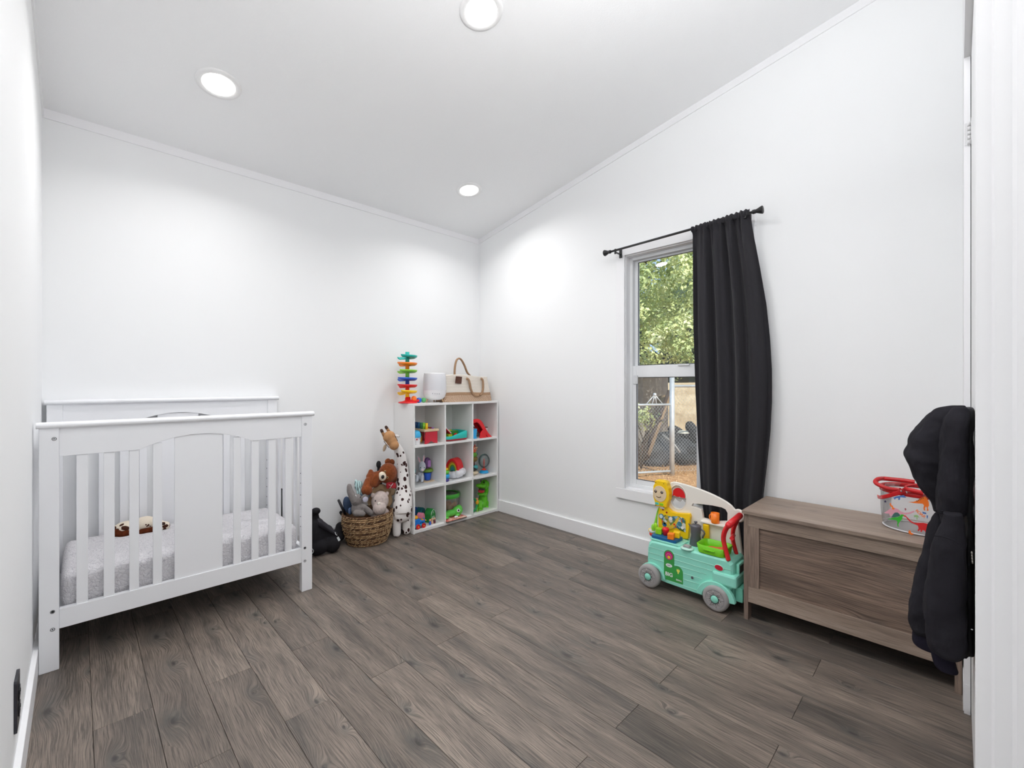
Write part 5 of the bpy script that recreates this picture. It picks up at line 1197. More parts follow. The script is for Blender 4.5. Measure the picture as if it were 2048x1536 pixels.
# yellow panel with picture, lantern head
YO = .145
yp = P2([(245, 375), (300, 362), (340, 375), (380, 415), (430, 432), (565, 440), (575, 470), (550, 700), (470, 690), (248, 625)], YO)
ypn = vb(G().prism(yp, -.012, .012, M=Matrix.Translation((0, YO, 0)) @ FRONT), 'yellow_panel', YEL, bevel=.003)
pic = P2([(318, 448), (360, 462), (450, 462), (528, 490), (530, 628), (470, 605), (440, 580), (360, 590), (290, 560), (285, 500)], YO)
PIC = bpy.data.materials.new('picture_print'); nt, N, L, b = nodes(PIC); tc = N.new('ShaderNodeTexCoord'); vo = N.new('ShaderNodeTexVoronoi'); vo.inputs['Scale'].default_value = 70; L.new(tc.outputs['Object'], vo.inputs['Vector'])
s_ = N.new('ShaderNodeSeparateColor'); L.new(vo.outputs['Color'], s_.inputs[0])
r_ = N.new('ShaderNodeValToRGB'); L.new(s_.outputs[0], r_.inputs[0]); r_.color_ramp.interpolation = 'CONSTANT'; e_ = r_.color_ramp.elements
for i, (p_, c__) in enumerate(((0, (96, 116, 50)), (.25, (60, 110, 130)), (.42, (214, 214, 206)), (.55, (190, 165, 50)), (.68, (140, 180, 200)), (.82, (110, 130, 60)), (.93, (200, 90, 50)))):
    if i > 1: e_.new(p_)
    e_[i].position = p_; e_[i].color = lin(c__)
L.new(r_.outputs[0], b.inputs['Base Color']); b.inputs['Roughness'].default_value = .4
pcp = vb(G().prism(pic, -.0008, .0008, M=Matrix.Translation((0, YO - .0135, 0)) @ FRONT), 'picture', PIC, ypn)
road = P2([(300, 540), (350, 520), (375, 560), (420, 520), (450, 470), (470, 475), (440, 540), (400, 590), (350, 600)], YO)
vb(G().prism(road, -.0004, .0004, M=Matrix.Translation((0, YO - .0150, 0)) @ FRONT), 'yellow_road_print', pl('road', (225, 190, 60)), ypn)
for x, y, r, m in ((380, 485, .009, WHT), (318, 545, .011, pl('petrol', (20, 95, 150))), (318, 535, .006, WHT), (415, 545, .005, RED), (498, 580, .008, WHT), (470, 540, .012, pl('sea', (60, 130, 150)))):
    p = VL(x, y, YO); vb(G().cyl((p.x, YO - .0155, p.z), (p.x, YO - .0162, p.z), r, 18), 'print_dot', m, ypn)
p = VL(283, 462, YO); dial = vb(G().cyl((p.x, YO - .012, p.z), (p.x, YO - .018, p.z), .0135, 24), 'dial', pl('dial_blue', (60, 120, 150)), ypn, bevel=.001)
vb(G().cyl((p.x, YO - .018, p.z), (p.x, YO - .0188, p.z), .010, 20), 'dial_face', pl('dial_white', (200, 222, 225)), dial)
for x, y in ((298, 395), (335, 425)): p = VL(x, y, YO); vb(G().cyl((p.x, YO - .012, p.z), (p.x, YO - .0135, p.z), .005, 12), 'red_screw', pl('dark_red', (150, 25, 35)), ypn)
p = VL(290, 378, YO); vb(G().prism(rrect(p.x - .012, p.z - .005, p.x + .012, p.z + .005, .002), -.001, .001, M=Matrix.Translation((0, YO - .013, 0)) @ FRONT), 'white_label', WHT, ypn)
hc = VL(285, 235, YO)
head = [(hc.x + x * .045, hc.z + z) for x, z in ((-.74, -.068), (-.80, -.045), (-1.0, -.020), (-1.03, .010), (-.96, .040), (-.80, .052), (-.80, .066), (-.55, .074), (.55, .074), (.80, .066), (.84, .052), (.98, .036), (1.06, .008), (1.03, -.022), (.78, -.048), (.74, -.068))]
hd = vb(G().prism(head, -.020, .020, M=Matrix.Translation((0, YO - .006, 0)) @ FRONT), 'lantern_head', YEL, bevel=.005)
fpts = arc(hc.x - .005, hc.z + .002, .0385, 0, 360, 28, .043)[:-1]
FY = YO - .006 - .020
vb(G().prism(fpts, 0, .0035, M=Matrix.Translation((0, FY + .001, 0)) @ FRONT), 'face_plate', mat('face_beige', (226, 204, 170), .35), hd, bevel=.0015)
for dx in (-.022, .014):
    e = vb(G().cyl((hc.x - .005 + dx, FY - .0025, hc.z + .012), (hc.x - .005 + dx, FY - .0035, hc.z + .012), .0075, 20), 'eye', pl('eye_brown', (50, 28, 18)), hd); vb(G().cyl((hc.x - .004 + dx, FY - .0035, hc.z + .0145), (hc.x - .004 + dx, FY - .0042, hc.z + .0145), .0026, 12), 'eye_glint', WHT, e)
vb(G().tube([(hc.x - .010 + .014 * math.sin(u_), FY - .003, hc.z - .012 - .009 * math.cos(u_) + .003) for u_ in [-1.2 + k_ * .24 for k_ in range(11)]], .0014, 6), 'smile', pl('eye_brown', (50, 28, 18)), hd)
for dx, m in ((-.020, pl('aqua', (80, 190, 180))), (.006, pl('limegreen', (150, 210, 30)))):
    vb(G().prism(rrect(hc.x + dx - .011, hc.z - .060, hc.x + dx + .010, hc.z - .047, .003), 0, .003, M=Matrix.Translation((0, FY + .001, 0)) @ FRONT), 'button', m, hd, bevel=.001)
for dx, dz in ((-.028, .060), (.018, .060), (-.028, -.066), (.018, -.066)): vb(G().cyl((hc.x + dx, FY + .001, hc.z + dz), (hc.x + dx, FY - .0008, hc.z + dz), .0022, 10), 'screw', INK, hd)
# grey coffee pot
p = VL(622, 640, .10); cz = .240
pot = vb(G().lathe([(.001, 0), (.029, .0), (.030, .004), (.022, .055), (.024, .060), (.027, .098), (.0265, .100), (.015, .107), (.001, .109)], (p.x, p.y, cz), 12), 'coffee_pot', DGREY)
vb(G().lathe([(.003, .108), (.003, .112), (.009, .115), (.008, .121), (.001, .122)], (p.x, p.y, cz), 16), 'pot_knob', DGREY, pot)
vb(G().tube([(p.x + .022, p.y, cz + .088), (p.x + .040, p.y, cz + .080), (p.x + .044, p.y, cz + .070), (p.x + .034, p.y, cz + .045)], .0045, 8), 'pot_handle', DGREY, pot)
vb(G().loft([[(p.x - .024, p.y - .006, cz + .098), (p.x - .024, p.y + .006, cz + .098), (p.x - .023, p.y, cz + .075)], [(p.x - .040, p.y - .001, cz + .102), (p.x - .040, p.y + .001, cz + .102), (p.x - .038, p.y, cz + .098)]]), 'spout', DGREY, pot)
vb(G().cbox((p.x + .035, BO - .02, cz + .06), (.03, .02, .09)), 'yellow_bracket', YEL, bevel=.005)
# green pan with red insert
g = G()
pan = lambda e, z: [(x, y, z) for x, y in rrect(.222 - e, .012 - e, .352 + e, .120 + e, .022, 6)]
g.loft([pan(-.002, .243), pan(.004, .282), pan(.002, .283), pan(-.002, .281), pan(-.006, .250)], cap=False); g.loft([pan(-.006, .2495), pan(-.006, .2505)])
gp_ = vb(g, 'green_pan', pl('pan_green', (120, 205, 30)))
vb(G().box((.255, .0035, .262), (.310, .010, .267)), 'pan_lip', pl('pan_green', (120, 205, 30)), gp_, bevel=.0015)
fried = [(.245, .040), (.270, .070), (.292, .075), (.310, .095), (.345, .105), (.348, .040), (.330, .024), (.285, .030)]
vb(G().prism(fried, .252, .268), 'red_insert', pl('brick_orange', (214, 84, 50)), gp_, bevel=.004)
# red push handle
RH = pl('handle_red', (220, 38, 44))
def leg(off, sh):
    c = [VL(958, 932, off), VL(925, 800, off), VL(905, 700, off), VL(920, 620, off), VL(965, 545, off)]
    c = [v + Vector((sh, 0, 0)) for v in c]; c[0].z = .238
    return G().tube(spline(c, 5), .0165, 4, flat=.75, up=(0, 1, 0))
hn = vb(leg(.018, 0), 'push_handle', RH, bevel=.004)
c2 = [VL(1040, 865, .125), VL(1012, 760, .125), VL(1000, 680, .125), VL(1010, 590, .125), VL(1050, 500, .125)]; c2[0].z = .238
vb(G().tube(spline(c2, 5), .0150, 4, flat=.75, up=(0, 1, 0)), 'handle_leg', RH, bevel=.004)
p, q = VL(960, 560, .012), VL(1072, 462, .130); vb(G().cap(p, q, .0150, .0145, 16), 'grip', RH, hn)
p, q = VL(990, 700, .025), VL(1010, 660, .120); vb(G().tube([p, q], .010, 4), 'cross_brace', RH, hn)

# ================================================================== storage bench
ch = thing('storage_bench', 'grey-brown wooden storage bench with recessed front panel', 'bench', (2.31, .33, 0))
BW = wood('bench_wood', (172, 154, 140), (154, 136, 122), (130, 114, 103), 'Y', .45, .5, 1.0, .7, False)
BP = wood('bench_panel_wood', (162, 141, 125), (142, 121, 107), (102, 87, 78), 'Y', .5, 1.0, .7, 1.0, False)
BX0, BX1, BY0, BY1 = 2.133, 2.482, -.011, .676
def bp_(nm, a, b_, m=BW, bv=.0012): return G().box(a, b_).build(nm, m, ch, bevel=bv)
bp_('lid', (BX0 - .009, BY0 - .0015, .473), (BX1 + .002, BY1 + .006, .488), BW, .0015)
SW = wood('bench_side_wood', (164, 145, 130), (145, 126, 113), (120, 104, 94), 'Z', .45, .4, 1.0, .8, False)
for y0, y1 in ((BY1 - .018, BY1), (BY0, BY0 + .018)):
    G().box((BX0, y0, .080), (BX1, y1, .472)).box((BX0, y0, 0), (BX0 + .045, y1, .0805)).box((BX1 - .045, y0, 0), (BX1, y1, .0805)).build('side_panel', SW, ch, bevel=.001)
a_, b_ = BY0 + .018, BY1 - .018
bp_('upper_rail', (BX0 + .0008, a_, .419), (BX0 + .019, b_, .4725)); bp_('lower_rail', (BX0 + .0008, a_, .081), (BX0 + .019, b_, .152))
for y0, y1 in ((b_ - .044, b_), (a_, a_ + .044)): G().box((BX0 + .0008, y0, .152), (BX0 + .019, y1, .419)).build('stile', SW, ch, bevel=.001)
bp_('front_panel', (BX0 + .008, a_ + .0445, .1525), (BX0 + .018, b_ - .0445, .4185), BP, .0004)
bp_('back_panel', (BX1 - .008, a_, .09), (BX1 - .001, b_, .472)); bp_('floor_panel', (BX0 + .019, a_, .085), (BX1 - .008, b_, .098))

# ================================================================== clear dinosaur bag
t = thing('clear_dinosaur_bag', 'clear plastic tote with dinosaur prints and red handles', 'bag', (2.335, .105, .488))
PVC = thin_clear('clear_vinyl', (254, 254, 254), .15, .01, .10, (255, 253, 253))
bc = Vector((2.335, .100, .4885)); RA, RB = .098, .112
def ring_(z, e=0, dx=0, dy=0, n=48): return [(bc.x + dx + (RA + e) * math.cos(2 * PI * j / n), bc.y + dy + (RB + e) * math.sin(2 * PI * j / n), z) for j in range(n)]
rows = []
for i in range(15):
    f = i / 14; z = bc.z + .002 + .155 * f
    rows.append([(x + .003 * math.sin(5 * j_ * PI / 24 + 7 * f) * (.3 + f), y + .002 * math.sin(9 * j_ * PI / 24 + 3 * f), zz) for j_, (x, y, zz) in enumerate(ring_(z, .004 * math.sin(PI * f) + .010 * f))])
G().loft(rows, cap=False).build('clear_wall', PVC, t)
G().loft([ring_(bc.z + .001), ring_(bc.z + .002)]).build('clear_base', thin_clear('clear_vinyl_base', (235, 235, 238), .15, .02, .40, (255, 253, 253)), t)
G().tube(ring_(bc.z + .004, .001), .0028, 8, closed=True).build('base_piping', mat('milky_piping', (222, 222, 226), .3), t)
RV = mat('red_vinyl', (206, 26, 34), .25, var=.2, vscale=30)
QG = lambda x, y: (1730 + x / 9.035, 930 + y / 9.035)
def onwall(x, y, e=.0025):
    d = ray(*QG(x, y)); A = (d.x / (RA + .012 + e)) ** 2 + (d.y / (RB + .012 + e)) ** 2
    f0 = 0
    B = -2 * (d.x * bc.x / (RA + .012 + e) ** 2 + d.y * bc.y / (RB + .012 + e) ** 2); C_ = (bc.x / (RA + .012 + e)) ** 2 + (bc.y / (RB + .012 + e)) ** 2 - 1
    D_ = B * B - 4 * A * C_
    if D_ < 0: tt = -B / (2 * A)
    else: tt = (-B - math.sqrt(D_)) / (2 * A)
    return ORG + d * tt
def decal(name, polys, m, par=t, e=.003):
    me_v = []; me_f = []
    for poly in polys:
        o0 = len(me_v); me_v += [tuple(onwall(x, y, e)) for x, y in poly]; me_f.append(tuple(range(o0, len(me_v))))
    me = bpy.data.meshes.new(name); me.from_pydata(me_v, [], me_f); me.materials.append(m)
    o = bpy.data.objects.new(name, me); COL.objects.link(o); attach(o, par)
    md = o.modifiers.new('tri', 'TRIANGULATE'); sd = o.modifiers.new('solid', 'SOLIDIFY'); sd.thickness = .0006
    return o
DORG = mat('print_orange', (242, 118, 34), .4); DRED = mat('print_red', (216, 40, 44), .4); DGRN = mat('print_green', (52, 178, 50), .4); DBLU = mat('print_blue', (70, 112, 176), .4); DPNK = mat('print_pink', (222, 160, 176), .4); DTEA = mat('print_teal', (60, 100, 96), .4)
decal('orange_dinosaur', [[(780, 658), (880, 655), (950, 630), (1000, 592), (1050, 568), (1090, 560), (1125, 600), (1150, 660), (1158, 720), (1135, 760), (1150, 815), (1115, 820), (1120, 770), (1100, 740), (1082, 775), (1095, 815), (1062, 810), (1055, 770), (1065, 720), (1040, 690), (960, 685), (880, 678)]], DORG)
decal('dark_stripes', [[(1040 - i * 28, 578 + i * 14), (1050 - i * 28, 600 + i * 14), (1058 - i * 28, 598 + i * 14), (1052 - i * 28, 574 + i * 14)] for i in range(5)], INK, e=.0042)
decal('red_dinosaur', [[(690, 900), (730, 900), (780, 950), (830, 1000), (890, 1035), (960, 1035), (1060, 1035), (1140, 1055), (1160, 1100), (1140, 1230), (1100, 1220), (1080, 1180), (1040, 1165), (1025, 1200), (1000, 1195), (1005, 1160), (985, 1165), (975, 1185), (945, 1175), (972, 1140), (955, 1085), (900, 1060), (830, 1030), (780, 985), (740, 930), (700, 918)]], DRED)
decal('green_dinosaur', [[(395, 962), (470, 955), (520, 940), (600, 930), (640, 905), (650, 885), (690, 885), (715, 900), (680, 920), (672, 970), (640, 1005), (612, 1040), (600, 1075), (618, 1108), (590, 1100), (582, 1060), (590, 1020), (560, 985), (470, 980)]], DGRN)
decal('sail', [[(480, 935), (510, 880), (540, 850), (590, 848), (625, 880), (638, 905), (600, 925), (530, 935)]], DTEA, e=.0036)
decal('pink_dinosaur', [[(345, 850), (380, 835), (430, 800), (470, 770), (540, 765), (600, 790), (650, 830), (720, 855), (800, 845), (880, 815), (900, 838), (830, 870), (740, 888), (640, 880), (560, 850), (500, 880), (470, 920), (450, 905), (440, 870), (380, 868)]], DPNK)
decal('orange_spikes', [[(445, 690), (470, 675), (480, 720), (505, 725), (510, 760), (535, 765), (525, 800), (495, 790), (485, 750), (462, 740)]], DORG, e=.0038)
decal('blue_dinosaur', [[(490, 590), (560, 560), (640, 545), (700, 535), (750, 580), (700, 580), (640, 572), (630, 620), (600, 622), (605, 590), (560, 590), (548, 612), (525, 610), (530, 590)], [(1030, 835), (1100, 850), (1110, 880), (1050, 870)], [(1110, 900), (1140, 905), (1130, 960), (1118, 955)]], DBLU)
decal('dark_star', [[(350, 645), (368, 632), (385, 645), (382, 665), (365, 668), (352, 662)]], mat('print_navy', (44, 40, 84), .4))
decal('orange_print', [[(782, 1210), (800, 1165), (820, 1175), (835, 1215), (885, 1235), (850, 1255), (800, 1235)]], DORG)
decal('palm_print', [[(880, 900), (930, 890), (960, 905), (985, 950), (950, 930), (945, 980), (930, 975), (932, 930), (890, 935)]], mat('print_sage', (150, 190, 130), .4))
decal('crimson_mark', [[(708, 790), (730, 768), (748, 790), (738, 812), (718, 812), (735, 795)]], mat('print_maroon', (150, 40, 60), .4))
for i, chh in enumerate('ROAR'):
    x, y = 938 + i * 42, 822 + i * 34
    p = onwall(x, y, .0045); ang = math.atan2(p.y - bc.y, p.x - bc.x)
    text('lettering', chh, .0135, Matrix.Translation(p) @ Euler((PI / 2, 0, ang + PI / 2)).to_matrix().to_4x4() @ Euler((0, 0, -.62)).to_matrix().to_4x4(), DORG, t, .0003, False, .0003)
# red rim strap (left part of the rim), rivet and the two long handles
band_t = [onwall(x, y, .003) for x, y in ((222, 528), (245, 536), (280, 540), (400, 515), (520, 480), (640, 430), (700, 400))]
band_b = [onwall(x, y, .003) for x, y in ((232, 590), (262, 604), (320, 605), (420, 585), (540, 555), (660, 525), (750, 505))]
g = G(); nT = spline(band_t, 4); nB = spline(band_b, 4)
g.grid(lambda u, v: nT[int(round(u * (len(nT) - 1)))].lerp(nB[int(round(u * (len(nB) - 1)))], v), len(nT) - 1, 4); g.build('rim_strap', RV, t, solid=.002, fix=False)
bk_t = [Vector((bc.x + (RA + .012) * math.cos(a__), bc.y + (RB + .012) * math.sin(a__), bc.z + .150)) for a__ in [math.radians(d_) for d_ in range(-60, 200, 12)]]
g = G(); g.grid(lambda u, v: bk_t[int(round(u * (len(bk_t) - 1)))] + Vector((0, 0, .018 * (v - .5))), len(bk_t) - 1, 2); g.build('rim_strap', RV, t, solid=.002, fix=False)
p = onwall(655, 462, .006); G().ell(p, .0032, 14, 10).build('rivet', CHROME, t)
hA = [(900, 300), (820, 290), (650, 265), (480, 250), (330, 235), (240, 245), (190, 285), (200, 320), (270, 360), (380, 405), (520, 430), (640, 440)]
hA = [PX(*QG(x, y), 2.33 if i < 5 else 2.30 - .010 * (i - 5)) for i, (x, y) in enumerate(hA)]
G().tube(spline(hA, 5), .0085, 10, flat=.9).build('handle', RV, t)
hB = [(700, 400), (760, 430), (850, 450), (960, 475), (1060, 505)]; hB = [PX(*QG(x, y), 2.222) for x, y in hB]
G().tube(spline(hB, 5), .0085, 10, flat=1).build('handle', RV, t)
hC = [(720, 385), (800, 360), (920, 345), (1000, 350)]; hC = [PX(*QG(x, y), 2.26) for x, y in hC]
G().tube(spline(hC, 4), .004, 8).build('handle_fold', RV, t)
G().tube([onwall(700, 400, .006), onwall(735, 455, .006), onwall(762, 500, .006)], .0013, 6).build('seam_tape', WHT, t)

# ================================================================== black jackets on the door
JK = mat('black_jersey', (40, 39, 44), .9, bump=.35, bscale=420, bdist=.0012, spec=.1, var=.12, vscale=8)
JR = mat('black_rib', (33, 31, 42), .9, bump=.3, bscale=300, spec=.1)
def hang(g, rows, X, rx, n=24, wr=.002, pw=.8):
    """stack of rings: (pixel row, left and right pixel columns on the plane at depth X, depth radius)"""
    rings = []
    for k_, (py, pl_, pr_, *rest) in enumerate(rows):
        a = PX(pl_, py, X); b_ = PX(pr_, py, X); cy_, ry = (a.y + b_.y) / 2, abs(a.y - b_.y) / 2; r_ = rest[0] if rest else rx
        ring = []
        for j in range(n):
            th = 2 * PI * j / n
            ww = 1 + mnoise.noise(Vector((j * .5, k_ * .45, X * 9))) * wr * 12
            c_, s_ = math.cos(th), math.sin(th)
            ring.append((X + r_ * .5 + r_ * ww * math.copysign(abs(c_) ** pw, c_), cy_ + ry * math.copysign(abs(s_) ** pw, s_) * (1 if s_ > .9 else ww), a.z))
        rings.append(ring)
    return g.loft(rings)
def dens(rows, m=3):
    out = []
    V_ = [Vector((r[0], r[1], r[2])) for r in rows]; W_ = [Vector((r[3] if len(r) > 3 else 0, 0, 0)) for r in rows]
    for a, b_ in zip(spline(V_, m), spline(W_, m)): out.append((a.x, a.y, a.z) + ((b_.x,) if len(rows[0]) > 3 else ()))
    return out
jk = thing('hooded_jacket', 'black hooded jacket hanging on the door above the bench end', 'jacket', (1.65, .03, .3))
# hood: dark outer lobe and the side panel facing the lens
g = G(); hang(g, dens([(1022, 1864, 1880, .02), (1005, 1857, 1925, .06), (975, 1838, 1935, .09), (950, 1824, 1935, .10), (925, 1809, 1938, .11), (910, 1804, 1938, .11), (892, 1813, 1938, .10), (872, 1817, 1938, .10), (850, 1832, 1938, .09), (830, 1851, 1938, .08), (818, 1868, 1937, .06), (811, 1888, 1936, .035), (808, 1905, 1930, .01)]), 1.66, .1)
hood = g.build('hood', JK, jk, sub=1)
g = G(); hang(g, dens([(1025, 1869, 1936, .07), (1000, 1870, 1940, .09), (960, 1871, 1942, .10), (920, 1874, 1943, .10), (880, 1877, 1944, .10), (845, 1882, 1944, .09), (825, 1890, 1944, .05), (815, 1900, 1940, .03), (812, 1908, 1930, .01)]), 1.56, .05)
g.build('hood_side', JK, jk, sub=1)
# shoulders and body against the door
g = G(); hang(g, dens([(1014, 1868, 1944, .07), (1040, 1880, 1946, .13), (1090, 1893, 1948, .15), (1150, 1898, 1948, .16), (1220, 1900, 1948, .16), (1280, 1904, 1948, .15), (1298, 1906, 1948, .09)]), 1.66, .1)
g.build('jacket_body', JK, jk, sub=1)
# far sleeve
g = G(); hang(g, dens([(1022, 1868, 1892, .03), (1045, 1861, 1900, .04), (1080, 1850, 1902, .045), (1130, 1836, 1900, .05), (1180, 1822, 1896, .055), (1220, 1817, 1894, .055), (1250, 1818, 1890, .05), (1262, 1824, 1888, .045)]), 1.68, .05, wr=.004)
sl_ = g.build('sleeve', JK, jk, sub=1)
g = G(); hang(g, dens([(1256, 1825, 1882, .04), (1270, 1823, 1885, .04), (1284, 1824, 1886, .04), (1292, 1838, 1886, .035), (1296, 1850, 1884, .03)]), 1.68, .04); g.build('cuff', JR, sl_, sub=1)
# near sleeve
g = G(); hang(g, dens([(1020, 1882, 1925, .03), (1045, 1882, 1932, .04), (1072, 1869, 1934, .045), (1110, 1858, 1934, .05), (1160, 1850, 1934, .055), (1210, 1845, 1935, .058), (1255, 1845, 1936, .058), (1285, 1849, 1936, .055), (1300, 1858, 1932, .045), (1308, 1872, 1926, .03)]), 1.50, .05, wr=.005)
sn_ = g.build('sleeve', JK, jk, sub=1)
g = G(); hang(g, dens([(1296, 1859, 1906, .026), (1312, 1862, 1911, .026), (1328, 1867, 1915, .026), (1336, 1874, 1918, .024)]), 1.51, .026, wr=0); g.build('cuff', JR, sn_, sub=1)
sm = G().tube([PX(x, y, 1.535) for x, y in ((1869, 1018), (1885, 1021), (1905, 1024), (1925, 1028))], .0016, 6)
sm.build('seam', JK, jk); sm = G().tube([PX(x, y, 1.44) for x, y in ((1866, 1070), (1885, 1072), (1905, 1078), (1918, 1086))], .0014, 6)
sm.build('seam', JK, jk)
j2 = thing('second_jacket', 'second black jacket behind, with pale zip tab, hanging against the door', 'jacket', (1.85, -.02, .4))
g = G(); hang(g, dens([(812, 1925, 1949, .02), (850, 1928, 1950.3, .04), (950, 1930, 1950.3, .05), (1050, 1926, 1950.3, .05), (1150, 1925, 1950.3, .05), (1240, 1926, 1950.3, .05), (1290, 1926, 1950.3, .05), (1299, 1928, 1950.3, .05)]), 1.58, .05, wr=0)
g.build('jacket_body', mat('black_nylon', (24, 24, 28), .6, bump=.4, bscale=60, bdist=.003), j2, sub=1)
def spec(x, y, X, r): return G().ell(PX(x, y, X), r, 8, 6)
WR = bpy.data.textures.new('wrinkle', 'CLOUDS'); WR.noise_scale = .07; WR.noise_depth = 2
for o in [x for x in bpy.data.objects if x.data and x.type == 'MESH' and x.data.materials and x.data.materials[0] and x.data.materials[0].name in ('black_jersey', 'black_nylon') and x.name.split('.')[0] != 'seam']:
    o.modifiers['sub'].levels = o.modifiers['sub'].render_levels = 2
    md = o.modifiers.new('wrinkle', 'DISPLACE'); md.texture = WR; md.strength = .016; md.mid_level = .55
tg = G()
for i in range(4): tg.cap(PX(1943.5 + i * .35, 1103 + i * 6, 1.49), PX(1944 + i * .35, 1107 + i * 6, 1.49), .0015, .0015, 6)
tg.build('zip_tab', mat('pale_tab', (150, 146, 138), .5), j2)
spec(1944, 1258, 1.50, (.002, .002, .001)).build('lint', WHT, j2)
# ================================================================== outside the window
GZ = -.52
gm_ = mat('dry_dirt', (214, 170, 124), .95, rgb2=(178, 132, 92), vscale=14, bump=.8, bscale=30, bdist=.03)
def gfun(u, v): x, y = 2.75 + 26 * u ** 1.6, -10 + 30 * v; return (x, y, GZ + .05 * mnoise.noise(Vector((x, y, 0))) + .02 * mnoise.noise(Vector((x * 4, y * 4, 2))))
go = G().grid(gfun, 90, 110).build('ground', gm_, fix=False); struct(go, 'sunlit ground of dry orange-tan dirt outside', 'ground')
random.seed(11)
vs, fs = [], []
for i in range(4200):
    x = random.uniform(6.0, 9.8); y = random.uniform(2.2, 6.0); a = random.uniform(0, PI); l = random.uniform(.015, .05); z = GZ + .04 * mnoise.noise(Vector((x, y, 0))) + random.uniform(.005, .035)
    dx, dy = math.cos(a) * l, math.sin(a) * l; o0 = len(vs); h_ = random.uniform(0, .03)
    vs += [(x, y, z), (x + dx, y + dy, z + h_), (x + dx - dy * .08, y + dy + dx * .08, z + h_ + .004), (x - dy * .08, y + dx * .08, z + .004)]; fs.append((o0, o0 + 1, o0 + 2, o0 + 3))
o = G().add(vs, fs, False).build('dry_straw', mat('straw', (228, 192, 146), .8), kind='stuff', fix=False); tag(o, 'dry straw and wood chips scattered over the dirt outside', 'straw')
# beige bank and grey sheet wall behind
bkz = lambda u, v: (13.5 + 1.0 * v + .2 * mnoise.noise(Vector((u * 9, v * 5, 3))), -2 + 18 * u, GZ + 1.62 * v ** .8 + .10 * mnoise.noise(Vector((u * 14, v * 3, 0))))
o = G().grid(bkz, 60, 14).build('earth_bank', mat('beige_earth', (222, 200, 168), .95, rgb2=(204, 180, 146), vscale=3, bump=.5, bscale=12, bdist=.05), fix=False); tag(o, 'pale beige earth bank beyond the wire fence', 'bank')
gw = thing('grey_shed', 'plain grey-brown shed wall behind the fence gate', 'shed', (9.9, 6.6, GZ))
Md = Matrix.Translation((9.9, 6.6, GZ)) @ Euler((0, 0, .10)).to_matrix().to_4x4()
G().box((-.1, -1.15, 0), (1.6, 3.0, 1.95), Md).build('shed_wall', mat('grey_clad', (150, 144, 136), .9, var=.1, vscale=2), gw); G().box((-.25, -1.25, 1.95), (1.75, 3.1, 2.03), Md).build('shed_roof', mat('grey_roof', (120, 118, 114), .8), gw)
# leaning boards
def at(px, py, f): return ORG + ray(px, py) * f
lb = thing('leaning_board', 'weathered brown board leaning diagonally behind the fence gate', 'board', at(1290, 905, 8.4))
a_, b_ = at(1284, 918, 8.3), at(1330, 790, 8.8); G().tube([a_, b_], .16, 4, flat=.12, up=(.3, 1, 0)).build('board', mat('old_board', (158, 132, 106), .9, var=.3, vscale=6), lb)
lb = thing('leaning_pole', 'dark thin pole leaning beside the weathered board', 'pole', at(1292, 905, 8.2)); G().tube([at(1287, 915, 8.15), at(1300, 880, 8.2), at(1317, 838, 8.3), at(1338, 781, 8.6)], .035, 8).build('pole', mat('dark_pole', (70, 58, 54), .8), lb)
# dark tarp heap and tyres
TP = mat('dark_tarp', (64, 66, 72), .6, var=.4, vscale=4, bump=.6, bscale=8, bdist=.05)
t = thing('tarp_heap', 'crumpled dark grey tarp heap behind the fence', 'tarp', at(1330, 915, 8.4))
g = G(); g.ell(at(1310, 908, 8.6), (.40, .30, .34)).ell(at(1345, 904, 9.0), (.5, .4, .34)).ell(at(1325, 884, 8.9), (.26, .22, .22)).ell(at(1390, 905, 9.1), (.5, .35, .24)).ell(at(1420, 900, 9.1), (.5, .45, .30))
o = g.build('tarp', TP, t, remesh=.06); md = o.modifiers.new('d', 'DISPLACE'); tx = bpy.data.textures.new('c', 'CLOUDS'); tx.noise_scale = .25; md.texture = tx; md.strength = .16
TYR = mat('tyre_rubber', (48, 48, 52), .85, var=.2, vscale=10)
for i, (px, py, f, rx, rz, lab) in enumerate(((1388, 872, 9.2, 1.25, .6, 'old tyre standing on top of the heap by the curtain edge'), (1362, 872, 9.6, .7, .2, 'old tyre tilted on the heap beside the fence post'), (1384, 896, 8.9, .10, 0, 'old tyre lying flat, low in the heap'), (1372, 912, 8.7, .05, .3, 'old tyre lying flat at the foot of the heap'))):
    c0 = at(px, py, f); g = G(); R_, r_ = .24, .095
    g.loft([[((R_ + r_ * math.cos(2 * PI * j / 10)) * math.cos(2 * PI * k_ / 32), (R_ + r_ * math.cos(2 * PI * j / 10)) * math.sin(2 * PI * k_ / 32), r_ * .9 * math.sin(2 * PI * j / 10)) for j in range(10)] for k_ in range(33)], cap=False)
    o = g.build('old_tyre', TYR); o.location = c0; o.rotation_euler = (rx, 0, rz); tag(o, lab, 'tyre', 'tyres in the heap outside')
t = thing('hubcap', 'pale dented hubcap on the heap of tyres', 'hubcap', at(1368, 856, 8.9)); G().lathe([(.001, .05), (.08, .035), (.11, .0), (.12, -.01)], at(1366, 864, 9.0), 20).build('cap', mat('dull_white', (226, 222, 210), .6), t)
t = thing('grey_rod', 'thin grey metal rod sloping across the heap', 'rod', at(1345, 880, 8.2)); G().tube([at(1325, 868, 8.3), at(1349, 888, 8.2), at(1360, 904, 8.1)], .018, 8).build('rod', GREY, t)
